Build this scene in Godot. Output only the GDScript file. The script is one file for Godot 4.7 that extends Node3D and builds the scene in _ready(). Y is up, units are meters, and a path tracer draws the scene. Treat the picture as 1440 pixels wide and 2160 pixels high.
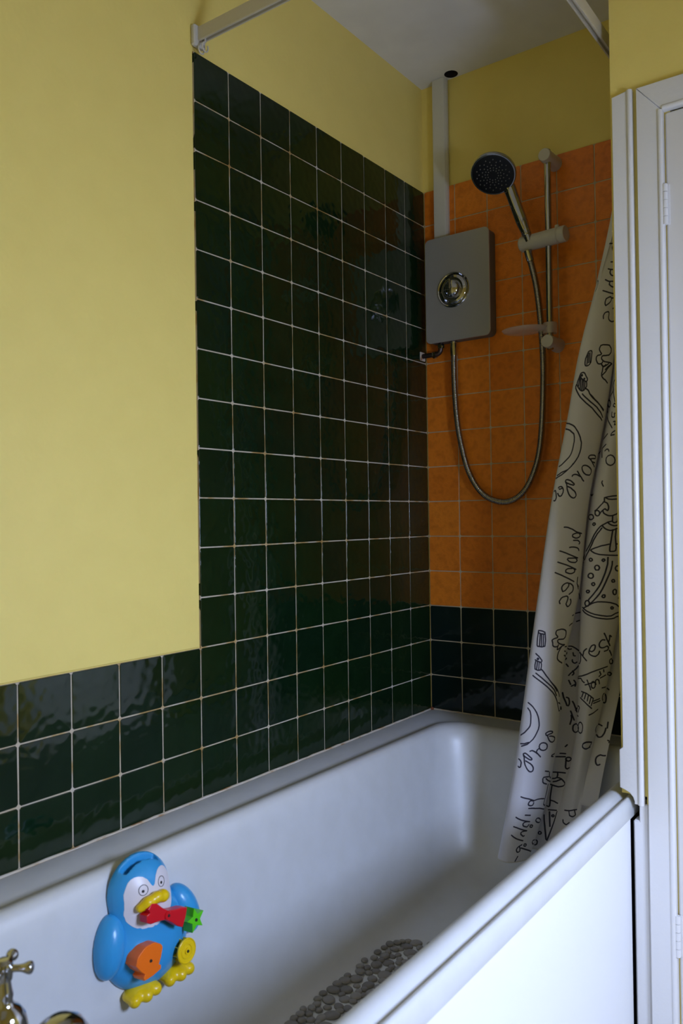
extends Node3D
# A bathtub in a tiled alcove, lit by one small window in the right-hand wall. Metres, y up, z towards the viewer.

const P := 0.1085            # tile pitch
const TILE_TOP := 2.18       # top of the tiling
const CEILING := 2.51
const RIGHT := 1.85 # inner face of the right-hand wall
const REAR := 3.0

var rng := RandomNumberGenerator.new()
var M := {}
var taken := {}

const CURTAIN = [
	[2.165, 0.720, 0.240, 0.692, 0.229, 0.720, 0.219, 0.692, 0.208, 0.720, 0.198, 0.692, 0.187, 0.720, 0.177, 0.692, 0.166, 0.720, 0.156, 0.692, 0.145, 0.720, 0.135, 0.692, 0.124, 0.720, 0.114, 0.692, 0.103, 0.720, 0.093, 0.692, 0.082, 0.720, 0.072, 0.692, 0.061, 0.720, 0.051, 0.692, 0.040],
	[1.950, 0.700, 0.236, 0.674, 0.234, 0.697, 0.231, 0.679, 0.223, 0.706, 0.211, 0.687, 0.197, 0.709, 0.184, 0.685, 0.172, 0.708, 0.162, 0.686, 0.154, 0.709, 0.150, 0.690, 0.144, 0.714, 0.134, 0.692, 0.122, 0.713, 0.110, 0.689, 0.098, 0.714, 0.091, 0.692, 0.080, 0.713, 0.068, 0.688, 0.059],
	[1.598, 0.621, 0.220, 0.601, 0.252, 0.604, 0.278, 0.625, 0.280, 0.648, 0.262, 0.667, 0.235, 0.663, 0.214, 0.656, 0.194, 0.658, 0.187, 0.662, 0.190, 0.667, 0.213, 0.681, 0.225, 0.689, 0.217, 0.692, 0.197, 0.685, 0.178, 0.679, 0.162, 0.688, 0.168, 0.694, 0.157, 0.683, 0.139, 0.672, 0.133],
	[1.395, 0.580, 0.215, 0.558, 0.251, 0.561, 0.280, 0.586, 0.282, 0.611, 0.262, 0.632, 0.231, 0.629, 0.207, 0.618, 0.188, 0.622, 0.178, 0.629, 0.179, 0.634, 0.206, 0.654, 0.216, 0.667, 0.204, 0.674, 0.179, 0.665, 0.158, 0.660, 0.140, 0.671, 0.146, 0.679, 0.132, 0.666, 0.113, 0.652, 0.107],
	[1.186, 0.535, 0.213, 0.512, 0.251, 0.517, 0.283, 0.542, 0.285, 0.568, 0.264, 0.589, 0.232, 0.584, 0.207, 0.572, 0.186, 0.577, 0.175, 0.586, 0.175, 0.590, 0.206, 0.621, 0.211, 0.644, 0.190, 0.659, 0.158, 0.648, 0.136, 0.642, 0.116, 0.655, 0.122, 0.664, 0.106, 0.649, 0.086, 0.634, 0.079],
	[0.962, 0.499, 0.211, 0.476, 0.252, 0.481, 0.286, 0.509, 0.289, 0.537, 0.267, 0.560, 0.232, 0.554, 0.204, 0.538, 0.182, 0.545, 0.169, 0.557, 0.169, 0.561, 0.202, 0.598, 0.205, 0.626, 0.181, 0.644, 0.144, 0.632, 0.120, 0.624, 0.099, 0.638, 0.105, 0.648, 0.088, 0.632, 0.066, 0.614, 0.059],
	[0.771, 0.464, 0.215, 0.444, 0.255, 0.452, 0.290, 0.478, 0.296, 0.503, 0.276, 0.522, 0.242, 0.515, 0.214, 0.499, 0.189, 0.518, 0.167, 0.541, 0.158, 0.547, 0.193, 0.579, 0.202, 0.600, 0.183, 0.613, 0.149, 0.600, 0.122, 0.592, 0.100, 0.612, 0.103, 0.628, 0.080, 0.608, 0.059, 0.582, 0.056],
	[0.578, 0.438, 0.215, 0.416, 0.258, 0.424, 0.296, 0.453, 0.302, 0.480, 0.280, 0.501, 0.243, 0.493, 0.213, 0.475, 0.188, 0.498, 0.161, 0.526, 0.160, 0.532, 0.188, 0.556, 0.205, 0.569, 0.192, 0.573, 0.161, 0.561, 0.160, 0.553, 0.160, 0.583, 0.160, 0.611, 0.160, 0.582, 0.160, 0.544, 0.160],
	[0.421, 0.409, 0.222, 0.389, 0.265, 0.398, 0.304, 0.427, 0.311, 0.453, 0.290, 0.473, 0.254, 0.464, 0.222, 0.445, 0.205, 0.466, 0.205, 0.495, 0.205, 0.500, 0.205, 0.529, 0.214, 0.545, 0.205, 0.552, 0.205, 0.538, 0.205, 0.530, 0.205, 0.563, 0.205, 0.592, 0.205, 0.562, 0.205, 0.521, 0.205],
	[0.281, 0.375, 0.234, 0.360, 0.274, 0.372, 0.314, 0.398, 0.324, 0.421, 0.306, 0.435, 0.272, 0.425, 0.239, 0.404, 0.212, 0.429, 0.205, 0.461, 0.205, 0.467, 0.212, 0.502, 0.224, 0.524, 0.205, 0.535, 0.205, 0.520, 0.205, 0.513, 0.205, 0.548, 0.205, 0.581, 0.205, 0.548, 0.205, 0.503, 0.205]]
const PRINT = [
	[1.65, 80, 478, 93, 484, 101, 491, 103, 497, 100, 503, 91, 508],
	[1.65, 90, 385, 135, 383, 141, 383, 145, 384, 148, 385, 150, 386, 152, 387],
	[1.65, 144, 388, 143, 391, 143, 395, 145, 399, 147, 403, 150, 404, 153, 404, 154, 403, 155, 402],
	[1.65, 150, 410, 157, 410],
	[1.65, 147, 433, 150, 433, 154, 433, 158, 433, 162, 433],
	[1.65, 154, 430, 156, 437],
	[1.65, 143, 451, 145, 452, 150, 453, 160, 454, 170, 453],
	[1.65, 151, 454, 150, 457, 150, 461, 152, 465, 156, 469, 161, 470, 167, 471, 172, 470, 178, 468],
	[1.65, 141, 480, 145, 482, 152, 485, 164, 485, 182, 483],
	[1.65, 156, 485, 155, 489, 155, 493, 159, 496, 164, 499, 171, 500, 180, 499, 187, 497, 192, 495],
	[1.65, 140, 509, 147, 511, 157, 514, 166, 516, 178, 517, 191, 518, 201, 518],
	[1.65, 157, 548, 155, 545, 154, 541, 154, 536, 155, 531, 160, 528, 165, 526, 169, 526, 173, 529, 174, 533, 172, 538, 168, 542, 164, 545, 161, 547, 158, 549],
	[1.65, 173, 529, 181, 528, 192, 529, 200, 531, 206, 536, 208, 542, 205, 548, 196, 552, 188, 556],
	[1.65, 159, 583, 158, 580, 157, 576, 158, 572, 160, 568, 164, 566, 168, 565, 172, 565, 175, 568, 176, 573, 176, 579, 179, 585, 184, 588, 189, 590, 195, 590, 201, 588, 206, 584, 207, 579, 206, 575, 203, 572, 201, 570],
	[1.65, 132, 668, 135, 667, 138, 667, 140, 667, 142, 670, 143, 679, 144, 690, 144, 697, 141, 702, 137, 705, 132, 706, 128, 705, 126, 701, 125, 695, 125, 687, 127, 679, 129, 672, 130, 669, 132, 668],
	[1.65, 132, 673, 136, 698],
	[1.65, 136, 672, 141, 697],
	[1.65, 129, 678, 132, 702],
	[1.65, 162, 694, 160, 691, 159, 687, 159, 683, 162, 679, 166, 678, 171, 677, 173, 676, 174, 674, 171, 672, 168, 669, 165, 665, 164, 661, 165, 657, 167, 653, 174, 651, 182, 651, 189, 651, 196, 652, 200, 656, 204, 660, 205, 665, 205, 670, 202, 674, 199, 677, 193, 678, 187, 679, 182, 679, 178, 680, 176, 683, 176, 686, 178, 689, 182, 692, 186, 694, 190, 695],
	[1.65, 162, 694, 164, 697, 167, 700, 172, 701, 178, 700, 180, 698, 182, 695],
	[1.65, 182, 695, 180, 698, 179, 702, 182, 705, 186, 707, 190, 705, 193, 702],
	[1.65, 192, 695, 202, 696, 215, 698, 209, 702, 201, 707, 197, 711, 194, 715],
	[1.65, 196, 720, 187, 729],
	[1.65, 218, 699, 211, 703, 204, 708, 199, 714, 196, 720],
	[1.65, 179, 701, 182, 704, 185, 708, 185, 714, 185, 720, 184, 725, 185, 731, 188, 735, 193, 739, 198, 741, 202, 744, 206, 747, 209, 749],
	[1.65, 185, 708, 189, 707, 193, 705, 198, 702, 202, 699],
	[1.65, 117, 730, 118, 727, 119, 724, 121, 723, 124, 722, 127, 723, 130, 725, 134, 730, 138, 735, 141, 738, 142, 741, 142, 744, 140, 746, 137, 746, 133, 744, 128, 742, 123, 738, 120, 734, 117, 730],
	[1.65, 117, 730, 116, 735, 114, 742, 113, 747, 113, 753, 117, 759, 121, 764, 125, 768, 129, 770, 133, 770, 137, 768, 140, 764, 143, 759, 142, 752, 140, 746],
	[1.65, 118, 733, 118, 757],
	[1.65, 121, 738, 124, 766],
	[1.65, 126, 740, 129, 770],
	[1.65, 130, 744, 134, 769],
	[1.65, 135, 745, 138, 765],
	[1.65, 124, 729, 124, 730, 124, 731, 123, 731, 122, 731, 121, 730, 121, 729, 121, 728, 121, 728, 122, 728, 123, 728, 124, 729, 124, 729],
	[1.65, 133, 739, 133, 740, 133, 740, 132, 740, 131, 740, 130, 740, 130, 739, 130, 738, 130, 738, 131, 738, 132, 738, 133, 738, 133, 739],
	[1.65, 111, 753, 110, 756, 111, 762, 114, 767, 118, 773, 123, 780, 129, 787, 139, 794, 150, 802, 161, 809, 172, 816, 182, 824, 191, 831, 198, 836, 205, 840, 210, 844, 213, 846],
	[1.65, 133, 778, 138, 782, 145, 787, 154, 793, 164, 800, 175, 806, 185, 812, 193, 819, 201, 825, 208, 832, 214, 838],
	[1.65, 141, 764, 145, 766, 150, 769, 153, 773, 156, 778, 161, 783, 168, 789, 178, 795, 187, 801, 195, 807, 202, 812, 208, 816, 213, 819],
	[1.65, 156, 778, 163, 783, 173, 791, 185, 799, 195, 807, 204, 815, 212, 821],
	[1.65, 414, 737, 403, 737, 392, 738, 387, 741, 384, 744, 383, 749, 383, 755, 386, 761, 388, 767, 382, 773, 372, 780],
	[1.65, 312, 782, 305, 790, 304, 797, 307, 805, 313, 817, 367, 833, 376, 840, 383, 847, 395, 858, 404, 866],
	[1.65, 381, 801, 381, 805, 379, 808, 373, 809, 316, 803, 309, 800, 305, 795, 304, 791, 307, 787, 314, 786, 371, 792, 378, 796, 381, 801],
	[1.65, 401, 801, 397, 804, 396, 808, 405, 811, 413, 810, 409, 806, 401, 801],
	[1.65, 410, 755, 412, 757, 414, 760, 411, 760, 407, 760],
	[1.65, 415, 771, 415, 774, 414, 777, 410, 777, 405, 777],
	[1.65, 386, 766, 389, 773, 393, 782, 398, 790, 402, 797],
	[1.65, 394, 824, 394, 829, 395, 835, 398, 837, 401, 838, 406, 838, 409, 837, 408, 832, 405, 827],
	[1.65, 410, 828, 415, 826, 419, 825, 420, 829, 419, 834],
	[1.65, 406, 850, 410, 849, 414, 849, 413, 854, 412, 858, 415, 858, 418, 856],
	[1.65, 388, 881, 382, 887, 372, 894],
	[1.65, 417, 874, 412, 876, 407, 879, 403, 883, 403, 886, 409, 885, 416, 884],
	[1.65, 389, 909, 384, 913, 376, 919],
	[1.65, 315, 924, 306, 930],
	[1.65, 376, 919, 376, 923, 378, 929, 381, 937, 383, 943],
	[1.65, 390, 926, 392, 924, 395, 922, 398, 922, 401, 923, 404, 926, 405, 928],
	[1.65, 428, 952, 427, 959, 422, 964, 416, 966, 409, 964, 402, 959, 399, 952, 399, 945, 404, 940, 412, 938, 419, 940, 425, 945, 428, 952],
	[1.65, 91, 851, 110, 854, 117, 857, 123, 860, 128, 864, 133, 869, 140, 876, 146, 884, 151, 892, 154, 899, 157, 905, 158, 912, 159, 922, 158, 932, 156, 942, 152, 951, 147, 960, 140, 969, 132, 977, 124, 984, 117, 990, 109, 994, 103, 997, 94, 999],
	[1.65, 98, 867, 109, 869, 116, 872, 121, 876, 125, 879, 128, 881, 130, 884, 133, 892, 135, 902, 135, 912, 135, 921, 134, 930, 132, 937, 128, 944, 123, 950, 117, 957, 111, 963, 103, 967],
	[1.65, 146, 960, 141, 968, 133, 976, 124, 980, 116, 983, 109, 988, 102, 991],
	[1.65, 190, 941, 189, 943, 189, 945, 192, 947, 195, 948, 199, 948, 203, 947, 210, 947, 217, 947, 218, 944, 216, 941, 212, 939, 207, 938, 201, 938, 196, 938, 192, 939, 190, 941],
	[1.65, 196, 949, 200, 952, 205, 956, 209, 960, 214, 963, 219, 967, 222, 969],
	[1.65, 206, 956, 219, 958],
	[1.65, 174, 971, 175, 968, 177, 966, 182, 965, 189, 966, 196, 969, 203, 973, 208, 977, 210, 982, 209, 987, 205, 991, 199, 991, 192, 990, 186, 987, 180, 982, 176, 976, 174, 971],
	[1.65, 162, 981, 165, 984, 168, 988, 173, 993, 178, 997, 183, 1003, 188, 1007],
	[1.65, 175, 995, 169, 993, 163, 990, 157, 989, 153, 990, 150, 992, 150, 994],
	[1.65, 135, 1012, 134, 1010, 132, 1007, 133, 1004, 136, 1003, 139, 1003, 142, 1004, 146, 1005, 150, 1007, 155, 1011, 159, 1014, 160, 1016, 158, 1018, 155, 1017, 150, 1016, 144, 1014, 139, 1012],
	[1.65, 136, 1010, 138, 1015, 140, 1021, 142, 1028, 145, 1034, 149, 1041, 153, 1046, 158, 1050, 163, 1052, 166, 1052, 169, 1050, 171, 1046, 170, 1042, 167, 1037, 163, 1033, 157, 1029, 152, 1025, 147, 1023, 143, 1021],
	[1.65, 115, 1024, 117, 1022, 120, 1021, 123, 1021, 126, 1023, 129, 1027, 131, 1031, 131, 1037, 129, 1042, 128, 1045, 125, 1047, 123, 1047, 120, 1045, 118, 1042, 116, 1039],
	[1.65, 126, 1024, 125, 1026, 123, 1027, 120, 1028, 118, 1027],
	[1.65, 107, 1058, 110, 1059, 112, 1058, 113, 1055, 114, 1050, 112, 1043, 110, 1037, 108, 1033, 106, 1031, 103, 1032, 101, 1033],
	[1.65, 410, 1052, 418, 1050, 429, 1048, 441, 1047, 451, 1046],
	[1.65, 414, 1053, 420, 1056, 429, 1057, 441, 1056, 451, 1054],
	[1.65, 398, 1007, 397, 1009, 397, 1012, 400, 1017, 403, 1021],
	[1.65, 307, 1042, 314, 1044, 370, 1044, 373, 1042],
	[1.65, 410, 1054, 411, 1063],
	[1.65, 409, 1063, 412, 1064, 415, 1065, 418, 1067, 420, 1071, 422, 1077, 422, 1082, 421, 1086, 420, 1087, 417, 1085, 414, 1082, 412, 1083, 409, 1086, 404, 1091, 401, 1097],
	[1.65, 409, 1063, 407, 1067, 402, 1072, 398, 1077, 394, 1082, 391, 1085, 388, 1087],
	[1.65, 401, 1094, 401, 1097, 399, 1100, 396, 1101, 393, 1100, 390, 1097, 389, 1093, 389, 1089, 391, 1087, 394, 1086, 397, 1087, 400, 1090, 401, 1094],
	[1.65, 409, 1087, 410, 1090, 412, 1094, 416, 1097, 421, 1100, 425, 1101, 431, 1101, 437, 1099, 444, 1096, 449, 1091, 452, 1086],
	[1.65, 433, 1102, 433, 1109, 433, 1116, 435, 1119, 438, 1120, 442, 1119, 446, 1116, 447, 1106, 448, 1097],
	[1.65, 423, 1118, 431, 1116],
	[1.65, 423, 1119, 425, 1122, 429, 1125, 433, 1127, 437, 1128, 442, 1128, 447, 1127, 451, 1125, 454, 1123],
	[1.65, 411, 1128, 414, 1132, 418, 1136, 423, 1139, 429, 1141, 436, 1140, 443, 1137, 450, 1134, 454, 1131],
	[1.65, 411, 1126, 423, 1118],
	[1.65, 411, 1126, 406, 1130, 401, 1136, 397, 1143, 393, 1151, 389, 1162, 386, 1173, 381, 1185, 374, 1197],
	[1.65, 317, 1209, 311, 1219],
	[1.65, 234, 1227, 231, 1234],
	[1.65, 410, 1134, 406, 1141, 400, 1149, 396, 1158, 392, 1167, 389, 1178, 385, 1189, 381, 1199, 376, 1209, 371, 1220, 316, 1231],
	[1.65, 435, 1139, 434, 1147, 433, 1158, 432, 1168, 431, 1177, 430, 1187, 430, 1195, 431, 1198, 434, 1198, 439, 1198, 444, 1196, 445, 1188, 444, 1178, 443, 1168, 442, 1158, 443, 1146, 443, 1136],
	[1.65, 387, 1194, 391, 1191, 397, 1188, 405, 1185, 412, 1182, 421, 1180, 428, 1178],
	[1.65, 387, 1194, 391, 1198, 397, 1202, 403, 1204, 410, 1206, 419, 1207, 429, 1208, 443, 1209, 456, 1209],
	[1.65, 445, 1178, 456, 1178],
	[1.65, 386, 1104, 386, 1107, 383, 1110, 379, 1111, 374, 1110, 367, 1107, 314, 1104, 315, 1101, 371, 1098, 377, 1097, 382, 1098, 385, 1101, 386, 1104],
	[1.65, 393, 1123, 392, 1125, 391, 1126, 390, 1127, 388, 1126, 387, 1125, 386, 1123, 387, 1122, 388, 1120, 389, 1120, 391, 1120, 392, 1122, 393, 1123],
	[1.65, 393, 1220, 393, 1222, 391, 1224, 390, 1224, 388, 1224, 387, 1222, 386, 1220, 386, 1218, 387, 1217, 389, 1216, 391, 1217, 392, 1218, 393, 1220],
	[1.65, 421, 1221, 420, 1223, 419, 1224, 418, 1225, 417, 1224, 416, 1223, 415, 1221, 416, 1220, 417, 1218, 418, 1218, 419, 1218, 420, 1220, 421, 1221],
	[1.65, 411, 1242, 410, 1245, 409, 1248, 406, 1248, 403, 1248, 401, 1245, 400, 1242, 400, 1239, 402, 1236, 405, 1235, 408, 1236, 410, 1239, 411, 1242],
	[1.65, 398, 1264, 398, 1267, 396, 1270, 393, 1271, 390, 1270, 387, 1268, 386, 1264, 387, 1261, 389, 1258, 392, 1257, 395, 1258, 397, 1260, 398, 1264],
	[1.65, 403, 1287, 402, 1289, 401, 1290, 400, 1291, 398, 1290, 397, 1289, 396, 1287, 396, 1285, 398, 1283, 399, 1283, 401, 1283, 402, 1285, 403, 1287],
	[1.65, 392, 1307, 391, 1309, 390, 1311, 389, 1311, 387, 1311, 386, 1309, 385, 1308, 385, 1306, 387, 1304, 388, 1304, 390, 1304, 391, 1305, 392, 1307],
	[1.65, 458, 1245, 457, 1249, 455, 1251, 452, 1252, 448, 1251, 446, 1248, 445, 1244, 446, 1241, 448, 1238, 451, 1238, 454, 1239, 457, 1242, 458, 1245],
	[1.65, 445, 1279, 445, 1281, 444, 1282, 442, 1282, 440, 1282, 439, 1280, 438, 1278, 439, 1277, 440, 1275, 442, 1275, 443, 1275, 444, 1277, 445, 1279],
	[1.65, 451, 1310, 451, 1314, 450, 1316, 448, 1317, 446, 1316, 444, 1313, 443, 1309, 443, 1306, 445, 1303, 447, 1302, 449, 1303, 451, 1306, 451, 1310],
	[1.65, 426, 1320, 426, 1322, 425, 1323, 424, 1324, 422, 1323, 421, 1322, 420, 1320, 421, 1318, 422, 1316, 423, 1316, 425, 1316, 426, 1318, 426, 1320],
	[1.65, 466, 1327, 466, 1329, 464, 1330, 462, 1330, 461, 1329, 459, 1328, 459, 1327, 459, 1325, 460, 1324, 462, 1324, 464, 1324, 465, 1326, 466, 1327],
	[1.65, 448, 1353, 447, 1355, 447, 1356, 445, 1356, 444, 1356, 443, 1355, 442, 1353, 442, 1351, 443, 1350, 445, 1350, 446, 1351, 447, 1352, 448, 1353],
	[1.65, 427, 1214, 427, 1222, 427, 1232, 425, 1244, 423, 1256, 420, 1268, 417, 1280, 413, 1292, 408, 1303, 402, 1313, 397, 1321, 393, 1327, 391, 1331],
	[1.65, 437, 1225, 437, 1234, 435, 1247, 432, 1259, 428, 1272, 424, 1286, 420, 1299, 415, 1312, 409, 1323, 401, 1334, 395, 1341],
	[1.65, 394, 1340, 393, 1344, 391, 1347, 389, 1348, 386, 1347, 384, 1344, 383, 1340, 384, 1336, 386, 1333, 388, 1332, 391, 1333, 393, 1336, 394, 1340],
	[1.65, 395, 1343, 399, 1340, 405, 1337, 412, 1335, 420, 1335, 429, 1336, 439, 1338, 447, 1341, 454, 1344, 461, 1350, 470, 1355],
	[1.65, 377, 1352, 383, 1357, 390, 1362, 398, 1366, 407, 1369, 415, 1371, 423, 1373, 434, 1375, 445, 1375, 450, 1372, 455, 1369, 463, 1367],
	[1.65, 378, 1359, 381, 1363, 387, 1368, 394, 1372, 404, 1376, 414, 1379, 423, 1381, 435, 1383, 447, 1383, 453, 1382, 458, 1379, 465, 1378],
	[1.65, 380, 1354, 395, 1343],
	[1.65, 150, 1130, 155, 1130, 161, 1131, 168, 1134, 175, 1136, 182, 1140, 190, 1144, 199, 1146, 207, 1148],
	[1.65, 207, 1148, 199, 1147, 190, 1146, 183, 1148, 178, 1150, 177, 1153, 178, 1156, 182, 1158, 187, 1160, 193, 1160, 198, 1158, 201, 1156, 202, 1153, 200, 1149, 197, 1147],
	[1.65, 182, 1166, 188, 1166, 195, 1166, 200, 1169, 203, 1172, 203, 1174, 201, 1176],
	[1.65, 172, 1185, 177, 1184, 184, 1184, 191, 1185, 197, 1187, 201, 1190, 203, 1194],
	[1.65, 146, 1194, 153, 1196, 161, 1199, 171, 1203, 182, 1207, 192, 1211, 201, 1214],
	[1.65, 201, 1214, 195, 1214, 187, 1214, 179, 1214, 171, 1214, 169, 1217, 171, 1219, 176, 1223, 182, 1225, 189, 1226, 195, 1226, 199, 1223, 200, 1220, 197, 1217, 194, 1214],
	[1.65, 144, 1224, 150, 1226, 159, 1229, 168, 1232, 179, 1236, 190, 1241, 199, 1245],
	[1.65, 188, 1242, 183, 1242, 177, 1242, 172, 1243, 168, 1246, 168, 1249, 169, 1252, 175, 1254, 181, 1256, 187, 1256, 192, 1254, 195, 1252, 196, 1248, 194, 1245, 191, 1242],
	[1.65, 140, 1252, 147, 1255, 157, 1259, 167, 1264, 179, 1269, 189, 1274, 197, 1278],
	[1.65, 167, 1304, 166, 1302, 164, 1298, 163, 1294, 164, 1289, 167, 1285, 172, 1282, 176, 1281, 180, 1281, 182, 1283, 183, 1285, 183, 1289, 181, 1293, 178, 1297, 175, 1301, 171, 1303, 168, 1304],
	[1.65, 183, 1282, 187, 1283, 192, 1286, 196, 1290, 198, 1296, 198, 1301, 196, 1306, 192, 1309, 188, 1312],
	[1.65, 165, 1337, 163, 1334, 162, 1330, 164, 1326, 166, 1322, 170, 1319, 175, 1318, 179, 1317, 182, 1317, 184, 1318, 186, 1321, 186, 1326, 185, 1331, 184, 1335, 183, 1338, 186, 1343, 189, 1346, 192, 1345, 195, 1342, 197, 1338, 197, 1333, 196, 1329, 194, 1326],
	[1.65, 209, 1267, 209, 1275, 210, 1285, 219, 1293],
	[1.65, 213, 1289, 219, 1299],
	[1.65, 308, 1317, 313, 1326, 316, 1333],
	[1.65, 214, 1372, 219, 1370],
	[1.65, 305, 1374, 315, 1372, 367, 1366],
	[1.65, 210, 1399, 214, 1396, 224, 1393],
	[1.65, 313, 1397, 324, 1394],
	[1.65, 117, 1410, 119, 1410, 122, 1410, 128, 1411, 133, 1413, 136, 1414, 138, 1419, 142, 1435, 143, 1452, 134, 1454, 125, 1453, 121, 1453, 119, 1450, 118, 1442, 117, 1431, 117, 1420, 117, 1410],
	[1.65, 117, 1415, 120, 1417, 124, 1418, 131, 1419, 138, 1419],
	[1.65, 123, 1418, 126, 1452],
	[1.65, 127, 1419, 132, 1452],
	[1.65, 133, 1419, 138, 1452],
	[1.65, 164, 1443, 162, 1439, 161, 1436, 163, 1434, 167, 1432, 171, 1431, 176, 1430, 177, 1429, 177, 1427, 173, 1424, 169, 1420, 168, 1415, 169, 1411, 172, 1409, 178, 1408, 184, 1407, 191, 1408, 196, 1410, 200, 1413, 202, 1418, 203, 1424, 203, 1429, 200, 1433, 197, 1435, 192, 1435, 186, 1435, 181, 1435, 179, 1438, 180, 1441, 182, 1444, 187, 1447, 196, 1450, 206, 1451],
	[1.65, 164, 1443, 165, 1447, 166, 1451, 170, 1454, 174, 1455, 179, 1455, 183, 1454, 184, 1452, 184, 1450],
	[1.65, 183, 1454, 183, 1458, 183, 1462, 185, 1463, 187, 1462, 192, 1458, 197, 1454, 202, 1453, 206, 1452],
	[1.65, 197, 1454, 193, 1461, 189, 1470, 188, 1477, 188, 1484, 189, 1488, 191, 1491, 196, 1495, 201, 1498, 206, 1500, 210, 1502],
	[1.65, 210, 1457, 219, 1457],
	[1.65, 300, 1467, 306, 1467, 312, 1469, 319, 1473, 324, 1477, 329, 1481, 375, 1479, 377, 1486, 377, 1493, 377, 1500, 374, 1508, 330, 1523, 325, 1531, 320, 1537, 314, 1543, 310, 1548, 308, 1551],
	[1.65, 212, 1469, 219, 1471],
	[1.65, 297, 1485, 297, 1489],
	[1.65, 227, 1483, 219, 1482, 214, 1481],
	[1.65, 314, 1486, 315, 1490, 316, 1494, 318, 1495, 320, 1495],
	[1.65, 314, 1506, 314, 1510, 316, 1513, 318, 1515, 321, 1516, 323, 1515, 325, 1513],
	[1.65, 221, 1484, 231, 1488],
	[1.65, 298, 1501, 298, 1503, 296, 1505],
	[1.65, 300, 1518, 305, 1525],
	[1.65, 298, 1473, 302, 1476, 305, 1476, 308, 1475],
	[1.65, 317, 1538, 319, 1541, 320, 1545, 319, 1548, 317, 1550],
	[1.65, 309, 1565, 314, 1577],
	[1.65, 321, 1565, 323, 1568, 325, 1572, 325, 1578, 324, 1582],
	[1.65, 316, 1582, 324, 1577],
	[1.65, 372, 1477, 378, 1481, 384, 1487, 390, 1493, 395, 1498],
	[1.65, 384, 1485, 385, 1479, 386, 1473, 390, 1468, 393, 1465],
	[1.65, 401, 1470, 404, 1471, 408, 1472, 412, 1469, 414, 1466, 415, 1461, 415, 1456, 414, 1454, 412, 1453, 409, 1454, 406, 1456, 403, 1461, 401, 1466, 400, 1471, 400, 1476, 403, 1480, 407, 1482, 412, 1484, 418, 1485, 422, 1482, 425, 1479, 426, 1475, 427, 1471],
	[1.65, 437, 1441, 434, 1440, 430, 1440, 427, 1443, 425, 1447, 424, 1452, 425, 1457, 427, 1460, 431, 1462, 435, 1462, 439, 1461, 443, 1459, 445, 1458, 448, 1460, 450, 1463, 450, 1467, 448, 1470, 444, 1471, 440, 1472],
	[1.65, 433, 1422, 437, 1429, 442, 1439, 448, 1449, 453, 1458],
	[1.65, 448, 1447, 449, 1441, 449, 1435, 448, 1431, 448, 1429, 450, 1430, 453, 1433],
	[1.65, 331, 1556, 384, 1542, 399, 1535, 413, 1528, 427, 1523, 443, 1519, 456, 1516],
	[1.65, 331, 1560, 375, 1550, 381, 1549, 384, 1552, 387, 1556, 391, 1558, 393, 1559],
	[1.65, 396, 1565, 402, 1563, 409, 1560, 416, 1558, 421, 1557],
	[1.65, 401, 1551, 404, 1556, 408, 1563, 412, 1570, 415, 1577],
	[1.65, 427, 1564, 427, 1569, 425, 1572, 422, 1573, 419, 1572, 416, 1568, 415, 1564, 415, 1559, 417, 1555, 420, 1554, 423, 1556, 426, 1559, 427, 1564],
	[1.65, 429, 1563, 427, 1558, 426, 1553, 428, 1550, 430, 1549, 433, 1550, 436, 1552, 438, 1557, 440, 1562],
	[1.65, 435, 1528, 437, 1532, 440, 1536, 438, 1539, 435, 1541],
	[1.65, 446, 1524, 448, 1530],
	[1.65, 440, 1546, 455, 1540],
	[1.65, 386, 1585, 394, 1586, 404, 1588, 416, 1594, 426, 1601],
	[1.65, 383, 1603, 390, 1607, 401, 1613, 414, 1621, 426, 1629],
	[1.65, 392, 1587, 388, 1600],
	[1.65, 401, 1589, 397, 1604],
	[1.65, 410, 1592, 408, 1608],
	[1.65, 419, 1597, 416, 1615],
	[1.65, 427, 1602, 423, 1621],
	[1.65, 428, 1609, 449, 1605],
	[1.65, 430, 1615, 452, 1611],
	[1.65, 420, 1647, 427, 1645, 436, 1642, 444, 1638, 450, 1635],
	[1.65, 320, 1626, 323, 1632, 326, 1641, 331, 1655, 377, 1656],
	[1.65, 328, 1651, 331, 1644, 373, 1628, 379, 1628, 381, 1631, 379, 1638, 376, 1645],
	[1.65, 317, 1654, 319, 1659, 321, 1666, 324, 1674, 326, 1679],
	[1.65, 318, 1692, 319, 1686, 320, 1679, 320, 1672, 319, 1666],
	[1.65, 384, 1688, 383, 1694, 378, 1700, 333, 1713, 329, 1712, 326, 1708, 325, 1703, 325, 1696, 327, 1692, 331, 1689, 373, 1680, 381, 1683, 384, 1688],
	[1.65, 401, 1683, 401, 1691, 399, 1697, 394, 1700, 388, 1699, 383, 1695, 380, 1688, 381, 1680, 384, 1673, 389, 1670, 394, 1671, 399, 1676, 401, 1683],
	[1.65, 540, 1686, 536, 1684, 532, 1683],
	[1.65, 463, 1683, 459, 1687, 458, 1694, 463, 1702],
	[1.65, 533, 1711, 537, 1716, 541, 1716, 545, 1714, 547, 1710, 549, 1704, 550, 1697, 550, 1691],
	[1.65, 552, 1675, 553, 1690],
	[1.65, 449, 1726, 437, 1723, 424, 1722, 416, 1724, 411, 1727, 410, 1732, 411, 1736, 417, 1739, 425, 1741, 432, 1741, 439, 1740, 445, 1735, 450, 1730],
	[1.65, 119, 1473, 123, 1476, 129, 1480, 136, 1486, 141, 1491, 141, 1494, 139, 1496, 134, 1495, 129, 1494, 124, 1492, 120, 1490],
	[1.65, 122, 1493, 121, 1504, 123, 1515, 132, 1518, 141, 1517, 142, 1509, 141, 1501, 139, 1497, 137, 1496],
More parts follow.
